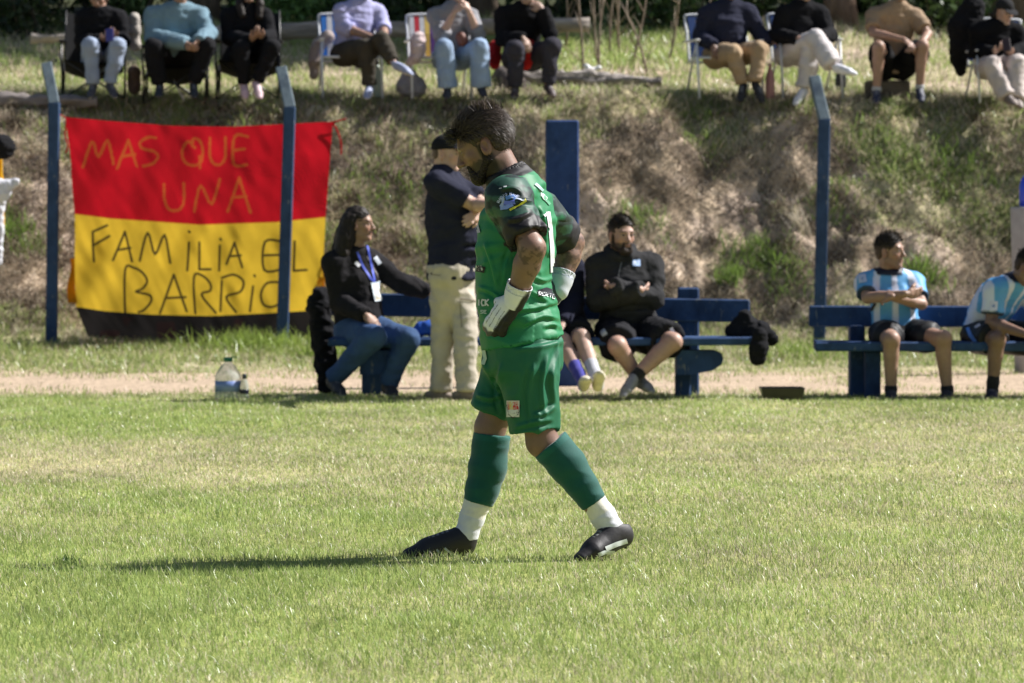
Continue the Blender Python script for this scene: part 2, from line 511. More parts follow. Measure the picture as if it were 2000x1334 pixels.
def hair_mesh(Hf, s, res, col, style='short', front=.078, seed=0, vol=1.0, nz_=1.0, fade=None):
    W, ax, r, f, u = Hf
    S = Sdf(); g = .0075 * vol
    rad = np.array((.0735 + g * .35, .095 + g * .7, .084 + g * 1.6)) * s
    S.ell(W(0, -.014, .036), ax, rad)
    if style != 'fade':
        S.ell(W(0, -.048, -.012), ax, np.array((.066 + g * .3, .052 if style == 'short' else .056, .058 if style == 'short' else .07)) * s, .02 * s)
    p = W(0, .084, .070); n = nz(.55 * f * 1.0 - .83 * u)
    def cutf(X):
        q = (X - W(0, 0, 0)) / s; x = q @ r; y = q @ f; z = q @ u
        # hairline: forehead -> temple -> sideburn/ear -> nape
        zl = np.interp(y, [-.12, -.06, -.035, -.028, .016, .022, .05, .08, .12], [-.050, -.058, -.045, .012, .012, -.005 if style != 'fade' else .02, .030, front - .008, front + .01])
        return (zl - z + .004 * vn(X * 90 / s, seed + 2)) * s
    S.pr.append((cutf, None, None, .004, 'i'))
    amp = .0035 * s * nz_
    V, F = S.mesh(res, noise=lambda X: amp * (1 - 2 * np.abs(vn((X @ np.stack([r, f * .35, u], 1)) * 75 / s, seed))) + amp * .8 * vn(X * 25 / s, seed + 5))
    C = flat(V, col) * (1 + .35 * vn(V * 120, seed + 9))[:, None]
    if style == 'short' and fade is not None:
        z_ = ((V - W(0, 0, 0)) / s) @ u; C = mixc(C, fade * .38, sstep(.050, .0, z_) * .55)
    return V, F, C

def strands(c, f_, r, u, s, col, n, base, length, wdt, seed, flow):
    """thin hair locks: base(i)-> point, normal; returns arrays"""
    R = np.random.default_rng(seed); V = []; F = []; C = []
    for i in range(n):
        p, nn = base(R)
        d = flow(p, nn, R); L = length * (.6 + .8 * R.random()); w = wdt * (.6 + .8 * R.random())
        side = nz(np.cross(d, nn + R.normal(0, .3, 3)))
        k = len(V); cc = np.array(col) * (.6 + .9 * R.random())
        for j, t in enumerate((0, .5, 1)):
            q = p + d * L * t - np.array([0, 0, 1]) * 0 + nn * (.004 * math.sin(t * 3.1)) * s
            ww = w * (1 - t * .85) * .5
            V += [q - side * ww, q + side * ww]; C += [cc, cc]
        F += [(k, k + 1, k + 3, k + 2), (k + 2, k + 3, k + 5, k + 4)]
    return np.array(V), np.array(F), np.array(C)

def hand_mesh(wr, d, pn, s, res, skin, curl=.5, thumb_side=1, grow=0, spread=.12, curls=None, tcurl=.4):
    """d: direction wrist->fingers, pn: palm normal (side the fingers curl to)"""
    d = nz(d); pn = nz(pn - d * np.dot(pn, d)); sd = np.cross(d, pn) * thumb_side
    S = Sdf()
    S.rc(wr - d * .02 * s, wr + d * .02 * s, .024 * s + grow, .026 * s + grow)
    S.ell(wr + d * .055 * s, (sd, d, pn), np.array((.041, .050, .0165)) * s + grow, .02 * s)
    S.rc(wr + d * .03 * s + sd * .020 * s, wr + d * .062 * s + sd * .028 * s + pn * .006 * s, .014 * s + grow, .012 * s + grow, .015 * s)
    lens = ((.043, .026, .020), (.047, .029, .022), (.044, .027, .021), (.034, .021, .018))
    offs = (.030, .0105, -.0095, -.029); rad = (.0092, .0095, .0088, .0078)
    for i in range(4):
        b = wr + s * (d * (.088 - .004 * abs(i - 1)) + sd * offs[i])
        a = spread * (1.5 - i) * .5; dd = nz(d + sd * a); cc = (curls[i] if curls else curl * (1 + .12 * i))
        ang = 0; pts = [(b - dd * .02 * s, rad[i] * s + grow)]; pts.append((b, rad[i] * s + grow))
        for j, L in enumerate(lens[i]):
            ang += cc * (.75, 1.0, .7)[j]
            v = math.cos(ang) * dd + math.sin(ang) * pn
            b = b + v * L * s; pts.append((b, rad[i] * s * (.95, .88, .75)[j] + grow))
        S.chain(pts, k=.005 * s)
    tb = wr + s * (d * .025 + sd * .026 + pn * .004); v = nz(d * .75 + sd * .65 + pn * .25)
    p1 = tb + v * .038 * s; v2 = nz(d * (1 - tcurl * .3) + sd * (.45 - tcurl * .5) + pn * tcurl); p2 = p1 + v2 * .030 * s; p3_ = p2 + nz(v2 + pn * tcurl * .5) * .024 * s
    S.chain([(tb, .0125 * s + grow), (p1, .0110 * s + grow), (p2, .0102 * s + grow), (p3_, .0082 * s + grow)], k=.010 * s)
    V, F = S.mesh(res)
    C = flat(V, skin)
    return V, F, C

def shoe_mesh(an, toe, s, res, col, sole=(.6, .6, .58), up=None, low=False, stripe=None):
    """an: ankle joint, toe: tip of the shoe"""
    ln = .235 * s
    u0 = np.array([0, 0, 1.]) if up is None else nz(up)
    d = toe - (an - u0 * .06 * s); f = nz(d); u = nz(u0 - f * np.dot(u0, f)); r = np.cross(f, u)
    heel = toe - f * .245 * s
    S = Sdf()
    W = lambda x, y, z: heel + s * (x * r + y * f + z * u)
    S.loft([(W(0, .032, .030), r, u, .030 * s, .034 * s), (W(0, .10, .030), r, u, .034 * s, .038 * s), (W(.0, .175, .020), r, u, .042 * s, .030 * s), (W(0, .222, .010), r, u, .030 * s, .020 * s)], k=.02 * s, e=.026 * s)
    S.rc(W(0, .045, .05), an + u0 * .005, .033 * s, .036 * s, .03 * s)
    S.rc(W(0, .065, .055), W(0, .15, .035), .028 * s, .024 * s, .03 * s)
    S.half(an + u0 * .018 * s, u0 * .9 - f * .25)
    S.half(W(0, 0, -.014), -u)
    V, F = S.mesh(res)
    q = (V - heel) / s; z = q @ u; y = q @ f; x = q @ r
    C = flat(V, col)
    C = mixc(C, sole, sstep(.007, .003, z))
    lace = (np.abs(x) < .018) * (y > .09) * (y < .16) * (z > .04) * (np.sin(y * 400) > 0)
    C = mixc(C, np.asarray(col) * .4 + .25, lace * .7)
    if stripe is not None:
        for k in (0, 1, 2):
            C = mixc(C, stripe, (np.abs((y - .095 - k * .025) - (z - .02) * -.5) < .006) * (z > .012) * (z < .045) * (np.abs(x) > .015))
    return V, F, C

UP = np.array([0, 0, 1.])
def person(label, Y0, sp):
    """sp: joints as (px, py, dY) in photo pixels + depth offset from Y0"""
    J = lambda t: P(t[0], t[1], Y0 + (t[2] if len(t) > 2 else 0))
    sg = sp.get('res', 1.0); g = sp.get('g', 1.0); hs = sp.get('hs', 1.0)
    skin = sp.get('skin', lin((176, 122, 96)) * .9); seed = sp.get('seed', 1)
    yaw = math.radians(sp.get('yaw', 0)); R = np.array([math.cos(yaw), math.sin(yaw), 0]); Fr = np.array([math.sin(yaw), -math.cos(yaw), 0])
    hy = math.radians(sp.get('hyaw', sp.get('yaw', 0))); HR = np.array([math.cos(hy), math.sin(hy), 0]); HF = np.array([math.sin(hy), -math.cos(hy), 0])
    pel = J(sp['pel']); scn = J(sp['sc']); nb = J(sp['nb']) if 'nb' in sp else scn + UP * .055
    sw = sp.get('sw', .18); hw = .088 * max(1, g * .95)
    roll = sp.get('roll', 0) * UP
    sh = [scn - (R + roll) * sw - UP * .022, scn + (R + roll) * sw - UP * .022]
    hip = [pel - HR * hw - UP * .02, pel + HR * hw - UP * .02]
    el = [J(t) for t in sp['el']]; wr = [J(t) for t in sp['wr']]; kn = [J(t) for t in sp['kn']]; an = [J(t) for t in sp['an']]; toe = [J(t) for t in sp['toe']]
    pelr = pel.copy()
    zg = sp.get('zg', min(an[0][2], an[1][2]) - .09)
    root = empty('person', (pel[0], pel[1], zg), label, 'person', sp.get('group'))
    bend = J(sp['mid']) if 'mid' in sp else pel * .5 + scn * .5 - Fr * sp.get('slouch', .03)
    wst = pel * .68 + scn * .32 + (bend - (pel + scn) / 2) * .8; cst = pel * .25 + scn * .75 + (bend - (pel + scn) / 2) * .6
    belly = sp.get('belly', 0)
    sec = [(pel - UP * .03, HR, HF, .155 * g, .110 * g), (pel * .8 + wst * .2, HR, HF, .160 * g, .112 * g), (wst + Fr * belly * .6, R + HR, Fr, .142 * g, (.100 + belly) * g), (cst + Fr * belly * .25, R, Fr, .150 * g * sw / .18, (.112 + belly * .3) * g), (scn - UP * .01 + Fr * .0, R, Fr, .125 * g * sw / .18, .075 * g), (nb, R, Fr, .060, .055)]
    ag = sp.get('ag', 1.0)
    def arms(k, r0, r1, rw, grow=0):
        a, b, c = sh[k], el[k], wr[k]
        return [(a, .052 * g + grow), (a * .55 + b * .45, .047 * g + grow), (b, .039 * g * ag + grow)], [(b, .040 * g * ag + grow), (b * .68 + c * .32, .041 * g * ag + grow), (c, .027 * g * ag + grow)]
    def legs(k, grow=0):
        a, b, c = hip[k], kn[k], an[k]
        back = nz(np.cross(np.cross(a - b, c - b), c - b)) if np.linalg.norm(np.cross(a - b, c - b)) > 1e-3 else Fr * -1
        lg = sp.get('lg', 1.0)
        return [(a, .088 * g + grow), (a * .5 + b * .5, .076 * g + grow), (b, .056 * lg + grow)], [(b, .055 * lg + grow), (b * .68 + c * .32 - nz(a - (b+c)/2) * 0 + _calf(a, b, c), .053 * lg + grow), (c, .036 * lg + grow)]
    def _calf(a, b, c):
        m = nz(c - b); v = (b - a); v = v - m * (v @ m)
        n = np.linalg.norm(v)
        return -nz(v) * .012 if n > .03 else np.zeros(3)
    # body
    S = Sdf(); S.loft(sec, k=.03, grow=-sp.get('shrink', .012))
    for k in (0, 1):
        u_, l_ = arms(k, 0, 0, 0); S.chain(u_, k=.045); S.chain(l_, k=.015)
        S.rc(nb * .6 + sh[k] * .4, sh[k], .040, .050, .04)
        t_, c_ = legs(k); S.chain(t_, k=.05); S.chain(c_, k=.02)
        S.ell(kn[k] + nz(kn[k] * 2 - hip[k] - an[k]) * .014, (R, Fr, UP), (.042, .042, .045), .03)
    V, F = S.mesh(.011 * sg)
    parts = [(V, F, flat(V, skin) * (1 + .08 * vn(V * 15, seed))[:, None])]
    hd = J(sp['hd']); hyw = math.radians(sp.get('head', sp.get('yaw', 0))); pit = math.radians(sp.get('pitch', 0)); rl = sp.get('hroll', 0)
    hf = np.array([math.sin(hyw) * math.cos(pit), -math.cos(hyw) * math.cos(pit), -math.sin(pit)])
    hu = nz(UP + rl * np.cross(hf, UP) + 0 * hf)
    hV, hF, hC, Hf = head_mesh(hd, hf, hu, hs, .0052 * sg, skin, nb - UP * .02, beard=sp.get('beard'), stubble=sp.get('stubble'), neck_r=.052 * min(g, 1.15), shut=sp.get('shut', False))
    parts.append((hV, hF, hC))
    for k in (0, 1):
        if 'ha' not in sp or sp['ha'][k] is None: continue
        h = sp['ha'][k]; tip = J(h[0]); pn = np.array(h[1], float)
        parts.append(hand_mesh(wr[k], tip - wr[k], pn, h[4] if len(h) > 4 else .95, .0046 * sg, skin, curl=h[2], thumb_side=h[3]))
    V, F, C = join(parts)
    if 'paint' in sp: C = sp['paint'](V, C, dict(el=el, wr=wr, kn=kn, an=an, sh=sh))
    body = mesh('body', V, F, M_skin, root, C)
    # top
    fz = sp.get('fold', .007)
    if 'top' in sp:
        tp = sp['top']; gr = tp.get('grow', .014); S = Sdf()
        s2 = list(sec)
        if tp.get('hem', 0):
            s2[0] = (pel - UP * (.03 + tp['hem']), HR, HF, .165 * g, .120 * g)
        if tp.get('waist', 1): pass
        s2[-1] = (nb + UP * tp.get('collar', 0), R, Fr, .060, .055)
        S.loft(s2, k=.03, grow=gr, cut0=True, e=.03)
        for k in (0, 1):
            u_, l_ = arms(k, 0, 0, 0, gr)
            S.rc(nb * .6 + sh[k] * .4, sh[k], .040 + gr, .050 + gr, .04)
            if tp['sleeve'] == 'short':
                a, b = sh[k], el[k]; e = a * .28 + b * .72
                S.rc(a, e, .049 * g + gr, .052 * g + gr, .04, cut1=True)
            elif tp['sleeve'] == 'half':
                S.chain(u_, k=.045); b, c = el[k], wr[k]
                S.rc(b, b * .7 + c * .3, .042 * g + gr, .044 * g + gr, .02, cut1=True)
            else:
                S.chain(u_, k=.045); b, c = el[k], wr[k]
                S.chain([(b, .042 * g + gr), (b * .6 + c * .4, .041 * g + gr), (c + nz(c - b) * .01, .032 * g + gr * .8)], k=.02, cut1=True)
        if tp.get('hood'):
            S.rc(nb - Fr * .06 - R * .06 + UP * .02, nb - Fr * .06 + R * .06 + UP * .02, .045, .045, .03)
            for q in (-1, 1): S.rc(nb - Fr * .05 + q * R * .07 + UP * .02, nb + Fr * .07 + q * R * .035 - UP * .03, .035, .022, .02)
        V, F = S.mesh(.0095 * sg)
        V = folds(V, F, fz, 9, seed, axis=tp.get('fax'), st_=.4)
        V = smooth(V, F, 1, .3)
        cf = tp['col']
        C = cf(V, dict(sec=sec, R=R, Fr=Fr, pel=pel, sc=scn, nb=nb, sh=sh, el=el, wr=wr)) if callable(cf) else flat(V, cf)
        if tp.get('collar_col') is not None:
            q = V - nb; hgt = q[:, 2] - .25 * (q @ Fr) * -1
            C = mixc(C, tp['collar_col'], sstep(-.015, -.002, hgt) * (np.linalg.norm(q - UP * q[:, 2:3], axis=1) < .11))
        root['top_'] = 1
        shirt = mesh(tp.get('name', 'shirt'), V, F, tp.get('mat', M_cloth), root, C)
        sp['_shirt'] = (shirt, V, F)
    # bottom
    if 'bot' in sp:
        bt = sp['bot']; gr = bt.get('grow', .016); S = Sdf()
        S.loft([(pel - UP * .055, HR, HF, .150 * g, .112 * g), (pel, HR, HF, .160 * g, .115 * g), (pel * .86 + wst * .14, HR, HF, .148 * g, .106 * g)], k=.03, grow=gr * .7, e=.04)
        for k in (0, 1):
            a, b, c = hip[k], kn[k], an[k]; lg = sp.get('lg', 1.0)
            if bt['len'] == 'short':
                t = bt.get('t', .78); e = a * (1 - t) + b * t
                S.chain([(a, .088 * g + gr), (a * .5 + b * .5, .086 * g + gr), (e, .080 * g + gr)], k=.05, cut1=True)
            else:
                fl = bt.get('flare', 0); L = bt.get('t', .93)
                S.chain([(a, .088 * g + gr), (a * .5 + b * .5, .076 * g + gr), (b, .056 * lg + gr)], k=.05)
                S.chain([(b, .056 * lg + gr), (b * .6 + c * .4, .050 * lg + gr + fl * .4), (b * (1 - L) + c * L, .040 * lg + gr + fl)], k=.03, cut1=True)
        V, F = S.mesh(.0095 * sg)
        V = folds(V, F, fz * 1.1, 8, seed + 5)
        V = smooth(V, F, 1, .3)
        cf = bt['col']
        C = cf(V, dict(hip=hip, kn=kn, an=an, pel=pel)) if callable(cf) else flat(V, cf)
        mesh(bt.get('name', 'trousers'), V, F, bt.get('mat', M_cloth), root, C)
    if sp.get('beardgeo'):
        W, ax, r_, f_, u_ = Hf; S = Sdf(); bg = sp['beardgeo']
        for q in (-1, 1):
            S.rc(W(q * .056, .004, -.058), W(q * .020, .060, -.100), .015 * hs * bg, .021 * hs * bg, .02); S.rc(W(q * .064, .008, -.010), W(q * .056, .004, -.058), .008 * hs, .014 * hs * bg, .015)
            S.rc(W(q * .024, .082, -.052), W(q * .026, .078, -.085), .008 * hs, .012 * hs * bg, .015)
        S.rc(W(-.016, .070, -.104), W(.016, .070, -.104), .022 * hs * bg, .022 * hs * bg, .02)
        S.ell(W(0, .10, -.066), (r_, f_, u_), np.array((.021, .03, .010)) * hs, .006, 's')
        V, F = S.mesh(.004 * sg, noise=lambda X: .003 * vn(X * 220, 6))
        mesh('beard', V, F, M_hair, root, flat(V, sp['beard']) * (1 + .5 * vn(V * 200, 3))[:, None])
    # socks
    if 'sock' in sp:
        for k in (0, 1):
            b, c = kn[k], an[k]; t = sp['sock'][1]; S = Sdf()
            e = b * t + c * (1 - t)
            S.chain([(c - UP * .02, .041), (c, .040), (c * .5 + e * .5, .044), (e, .048 if t > .4 else .042)], k=.02, cut1=True)
            V, F = S.mesh(.008 * sg); C = flat(V, sp['sock'][0][k])
            if len(sp['sock']) > 2: C = mixc(C, sp['sock'][2], sstep(.045, .04, np.linalg.norm(V - e, axis=1) * 0 + np.abs((V - e) @ nz(c - e))))
            mesh('sock', V, F, M_sock, root, C)
    for k in (0, 1):
        V, F, C = shoe_mesh(an[k], toe[k], sp.get('ss', 1.0), .0065 * sg, sp['shoe'][0], sole=sp['shoe'][1], up=sp.get('footup', [None, None])[k], stripe=sp['shoe'][2] if len(sp['shoe']) > 2 else None)
        mesh('shoe', V, F, M_shoe, root, C)
    # hair / cap
    hc = sp.get('haircol', np.array((.018, .013, .010)))
    if sp.get('cap') is not None:
        W, ax, r_, f_, u_ = Hf; S = Sdf()
        S.ell(W(0, -.012, .046), ax, np.array((.084, .104, .085)) * hs); S.half(W(0, 0, .028), -u_ + .12 * f_)
        S.pr.append(S.pr.pop(-1))
        V, F = S.mesh(.006); C = flat(V, sp['cap'])
        S2 = Sdf(); S2.ell(W(0, .105, .038), (r_, nz(f_ - .25 * u_), nz(u_ + .25 * f_)), np.array((.070, .075, .007)) * hs)
        V2, F2 = S2.mesh(.004)
        V, F, C = join([(V, F, C), (V2, F2, flat(V2, sp['cap']))])
        mesh('cap', V, F, M_cloth, root, C)
    st = sp.get('hair', 'short')
    if st:
        V, F, C = hair_mesh(Hf, hs, .0055 * sg, hc, style=st, seed=seed, vol=sp.get('vol', 1.0) * (.3 if sp.get('cap') is not None else 1), fade=skin)
        ps = [(V, F, C)]
        if st == 'short' and sp.get('cap') is None:
            W, ax, r_, f_, u_ = Hf
            def hb(Rg):
                while True:
                    d = Rg.normal(0, 1, 3); d /= np.linalg.norm(d)
                    if d[2] > .15 + .25 * d[1]: break
                return W(d[0] * .076, -.012 + d[1] * .100, .036 + d[2] * .094), nz(d[0] * r_ + d[1] * f_ + d[2] * u_)
            ps.append(strands(None, f_, r_, u_, 1, hc * 1.3, 700, hb, .026, .004, seed, lambda p, nn, Rg: nz(nn * .5 + f_ * .5 + u_ * .3 + Rg.normal(0, .3, 3))))
        if st == 'long':
            W, ax, r_, f_, u_ = Hf; S = Sdf()
            lp = sp.get('locks') or [[W(0, -.06, .03), W(0, -.10, -.08), nb - Fr * .13 - UP * .08, nb - Fr * .14 - UP * .22]]
            for L in lp:
                pts = [(J(t) if isinstance(t, tuple) else t) for t in L]
                S.chain([(p, (.055, .06, .052, .03, .02)[min(i, 4)] * sp.get('lockr', 1)) for i, p in enumerate(pts)], k=.03)
            for q in (-1, 1): S.rc(W(q * .062, -.02, .05), W(q * .070, -.035, -.06), .022, .028, .02)
            V, F = S.mesh(.007, noise=lambda X: .004 * (1 - 2 * np.abs(vn(X * np.array([70, 70, 12]), 4))))
            ps.append((V, F, flat(V, hc) * (1 + .3 * vn(V * np.array([150, 150, 20]), 3))[:, None]))
        V, F, C = join(ps); mesh('hair', V, F, M_hair, root, C)
    sp['_'] = dict(root=root, sh=sh, el=el, wr=wr, kn=kn, an=an, pel=pel, sc=scn, nb=nb, hd=hd, Hf=Hf, R=R, Fr=Fr, J=J)
    return root

def bvh_of(objs):
    Vs = []; Fs = []; n = 0
    for o in objs:
        me = o.data; a = np.empty(len(me.vertices) * 3, np.float32); me.vertices.foreach_get('co', a)
        V = a.reshape(-1, 3) + origin(o.parent); Vs += [Vector(v) for v in V]
        Fs += [tuple(i + n for i in p.vertices) for p in me.polygons]; n += len(V)
    return BVHTree.FromPolygons(Vs, Fs)
def decal(name, bvh, strokes, parent, off=.004, label=None):
    """strokes: (pts px, width px, colour, closed fill?) printed on the surface the camera-side rays meet"""
    V = []; F = []; C = []
    def hit(x, y):
        d = ray(x, y); loc, n, i, dist = bvh.ray_cast(Vector((0, 0, CAM_H)), Vector(nz(d)))
        if loc is None: return None
        if n.dot(Vector(d)) > 0: n = -n
        return np.array(loc) + np.array(n) * off
    for pts, w, col in strokes:
        pts = [np.array(p, float) for p in pts]; fine = []
        for i in range(len(pts) - 1):
            m = max(1, int(np.linalg.norm(pts[i+1] - pts[i]) / 2))
            fine += [pts[i] + (pts[i+1] - pts[i]) * t / m for t in range(m)]
        fine.append(pts[-1]); na = max(1, int(w / 2)); rows = []
        for i, p in enumerate(fine):
            t = nz(np.append(fine[min(i+1, len(fine)-1)] - fine[max(i-1, 0)], 0))[:2]; nn = np.array([-t[1], t[0]])
            row = []
            for a in range(na + 1):
                h = hit(*(p + nn * w * (a / na - .5)))
                if h is None: row.append(None)
                else: row.append(len(V)); V.append(h); C.append(col)
            rows.append(row)
        for i in range(len(rows) - 1):
            for a in range(na):
                q = (rows[i][a], rows[i][a+1], rows[i+1][a+1], rows[i+1][a])
                if None in q: continue
                pp = [V[k] for k in q]
                if max(np.linalg.norm(pp[k] - pp[k-1]) for k in range(4)) > .05: continue
                F.append(q)
    if not F: return None
    o = mesh(name, np.array(V), F, M_decal, parent, np.array(C), smooth=False)
    if label: o['label'] = label
    return o
FONT = {'A': [[(0, 1), (.5, 0), (1, 1)], [(.2, .65), (.8, .65)]], 'B': [[(0, 0), (0, 1), (.8, .9), (.8, .6), (0, .5), (.7, .4), (.7, .1), (0, 0)]], 'C': [[(1, .1), (.3, 0), (0, .5), (.3, 1), (1, .9)]],
 'D': [[(0, 0), (0, 1), (.7, .9), (1, .5), (.7, .1), (0, 0)]], 'E': [[(1, 0), (0, 0), (0, 1), (1, 1)], [(0, .5), (.8, .5)]], 'I': [[(.5, 0), (.5, 1)]], 'K': [[(0, 0), (0, 1)], [(1, 0), (0, .5), (1, 1)]],
 'L': [[(0, 0), (0, 1), (1, 1)]], 'N': [[(0, 1), (0, 0), (1, 1), (1, 0)]], 'O': [[(.5, 0), (0, .5), (.5, 1), (1, .5), (.5, 0)]], 'R': [[(0, 1), (0, 0), (.9, .1), (.9, .4), (0, .5), (1, 1)]],
 'S': [[(1, .05), (.2, 0), (.1, .4), (.9, .6), (.8, 1), (0, .95)]], 'M': [[(0, 1), (.1, 0), (.5, .7), (.9, 0), (1, 1)]], 'T': [[(0, 0), (1, 0)], [(.5, 0), (.5, 1)]], 'U': [[(0, 0), (0, .8), (.5, 1), (1, .8), (1, 0)]], 'V': [[(0, 0), (.5, 1), (1, 0)]], 'Z': [[(0, 0), (1, 0), (0, 1), (1, 1)]]}
def word(txt, x, y, w, h, sw, col, dx=(1, 0), dy=(0, 1), gap=.3):
    out = []
    for i, ch in enumerate(txt):
        for stt in FONT.get(ch, []):
            out.append(([(x + dx[0] * (i * w * (1 + gap) + a * w) + dy[0] * b * h, y + dx[1] * (i * w * (1 + gap) + a * w) + dy[1] * b * h) for a, b in stt], sw, col))
    return out
# ------------------------------------------------------------------ ground
def Hs(x, Y):
    """smooth ground height"""
    x = np.asarray(x, float); Y = np.asarray(Y, float)
    Yw = Y + .18 * np.sin(x * .9 + 1) + .12 * np.sin(x * 2.3)
    Yw = np.where((Y > 37) & (Y < 41), Yw, Y)
    base = np.interp(Yw, [-50, 34, 36.3, 37.0, 37.35, 37.9, 38.6, 39.2, 39.5, 40, 41, 46, 52, 60, 80, 200],
                     [0, 0, .08, .13, .22, .72, 1.42, 2.05, 2.27, 2.40, 2.52, 3.20, 3.75, 4.4, 6.0, 9])
    return base
def H(x, Y):
    x = np.asarray(x, float); Y = np.asarray(Y, float)
    m = sstep(37.1, 37.7, Y) * sstep(40.0, 39.3, Y)
    p = p3(x, Y * 1.3, 0)
    rough = (1 - np.abs(vn(p * 1.7, 11)) * 2) * .08 + fbm(p * 4.1 + 5, 12, 5) * .13 + (np.abs(vn(p * 5.3, 14)) - .3) * .07 + vn(p * 14, 18) * .024
    t = sstep(38.5, 42, Y) * sstep(60, 45, Y)
    return Hs(x, Y) + m * rough * (.55 + .65 * np.exp(-np.abs((x - 2.2) / 1.7) ** 3)) + t * fbm(p3(x, Y) * .8, 13, 3) * .06 + sstep(28, 34, Y) * vn(p3(x, Y) * 1.5, 15) * .012 + sstep(30, 27, Y) * (vn(p3(x * 1.4, Y * 1.0), 19) * .018 + vn(p3(x * 3.6, Y * 2.2), 20) * .010) * (1 - np.exp(-(x / .8) ** 2 - ((Y - 15.3) / .8) ** 2))
def axis(spec):
    out = [spec[0][0]]
    for a, b, d in spec:
        n = max(1, int(round((b - a) / d))); out += list(a + (b - a) * (np.arange(n) + 1) / n)
    return np.array(out)
def sheet(name, Ysp, colf, mat):
    X = axis([(-90, -20, 5), (-20, -7, .5), (-7, 7, .035 if 'bank' in name else .12), (7, 20, .5), (20, 90, 5)])
    Y = axis(Ysp)
    A, B = np.meshgrid(X, Y, indexing='ij')
    V = np.stack([A, B, H(A, B)], -1).reshape(-1, 3)
    n, m = len(X), len(Y)
    i = np.arange(n - 1)[:, None] * m + np.arange(m - 1)[None]
    F = np.stack([i, i + m, i + m + 1, i + 1], -1).reshape(-1, 4)
    return tag(mesh(name, V, F, mat, None, colf(V)), kind='structure')
C_soil = np.array((.30, .235, .165)); C_dirt = np.array((.42, .325, .235)); C_lit = np.array((.13, .17, .045))
C_straw = np.array((.42, .36, .20)); C_drk = np.array((.10, .075, .05))
def lawn_dry(V):
    """where the turf is straw-coloured: 0..1"""
    b = fbm(V * np.array([.45, .28, 0]) + 3, 21, 3)
    band = np.exp(-((V[:, 1] - 21.5) / 2.6) ** 2) * .38 + np.exp(-((V[:, 1] - 12.8) / .7) ** 2) * .0
    fine = fbm(V * np.array([2.2, 1.1, 0]), 22, 2) * .4
    return np.clip(.24 + b * .5 + band + fine * .7, 0, 1)
def c_pitch(V):
    d = lawn_dry(V); c = mixc((.24, .27, .08), (.40, .36, .18), d)
    return c * (1 + .25 * vn(V * 9, 3))[:, None]
def c_path(V):
    n = fbm(V * np.array([.9, .7, 0]), 31, 4)
    e = sstep(29.0, 28.7, V[:, 1] + n * .9) + sstep(33.0, 34.0, V[:, 1] + n * 1.6)
    return mixc(C_dirt * (1 + .12 * vn(V * 7, 4))[:, None], (.17, .19, .07), np.clip(e, 0, 1) * .8)
def bare(x, Y): return np.exp(-np.abs((x - 2.2) / 1.7) ** 3) * sstep(39.2, 38.7, Y) * sstep(37.5, 37.9, Y)
def green_mask(V):
    """how green the bank is"""
    x, Y = V[:, 0], V[:, 1]
    n = fbm(V * np.array([.8, .8, .8]) + 4, 41, 4)
    g = .60 + n * 1.0
    g -= bare(x, Y) * .48
    g += sstep(37.6, 37.1, Y) * .8
    g += sstep(38.9, 39.4, Y) * .30
    g -= sstep(.35, .0, np.abs(fbm(V * np.array([1.3, 1.3, 3]) + 2, 42, 3))) * .22 * sstep(37.8, 38.2, Y)
    g += sstep(2.6, 4.0, x) * sstep(38.25, 38.8, Y) * .9
    g += sstep(1.2, .2, x) * .18 - sstep(-3.9, -4.4, x) * .25
    return np.clip(g, 0, 1)
def Y_(V): return V[:, 1]
def c_bank(V):
    g = green_mask(V); n = fbm(V * 2.3, 44, 4); n2 = vn(V * 6.1, 46)
    c = mixc(C_soil * 1.3, (.54, .43, .34), sstep(-.15, .25, n))
    c = mixc(c, (.17, .13, .10), sstep(-.1, .3, fbm(V * np.array([2.2, 2.2, 5]) + 9, 49, 4)) * .8)
    c = mixc(c, C_drk, sstep(.05, .4, vn(V * np.array([2.0, 2.0, 4.2]), 47) + n2 * .35) * .8)
    c = mixc(c, (.36, .34, .18), sstep(.45, .8, g) * .6 * sstep(.5, .1, fbm(V * np.array([1.1, 1.1, 2]) + 6, 43, 3) * sstep(39, 39.6, Y_(V))))
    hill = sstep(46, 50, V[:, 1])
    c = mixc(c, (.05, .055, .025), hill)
    return c * (1 + .2 * vn(V * 15, 48))[:, None]
sheet('pitch', [(-60, 8, 4), (8, 28.65, .15)], c_pitch, M_ground)
sheet('dirt_path', [(28.65, 33.5, .07)], c_path, M_ground)
sheet('bank_slope', [(33.5, 36.8, .10), (36.8, 40.2, .03), (40.2, 47, .12), (47, 70, 1), (70, 300, 10)], c_bank, M_ground)

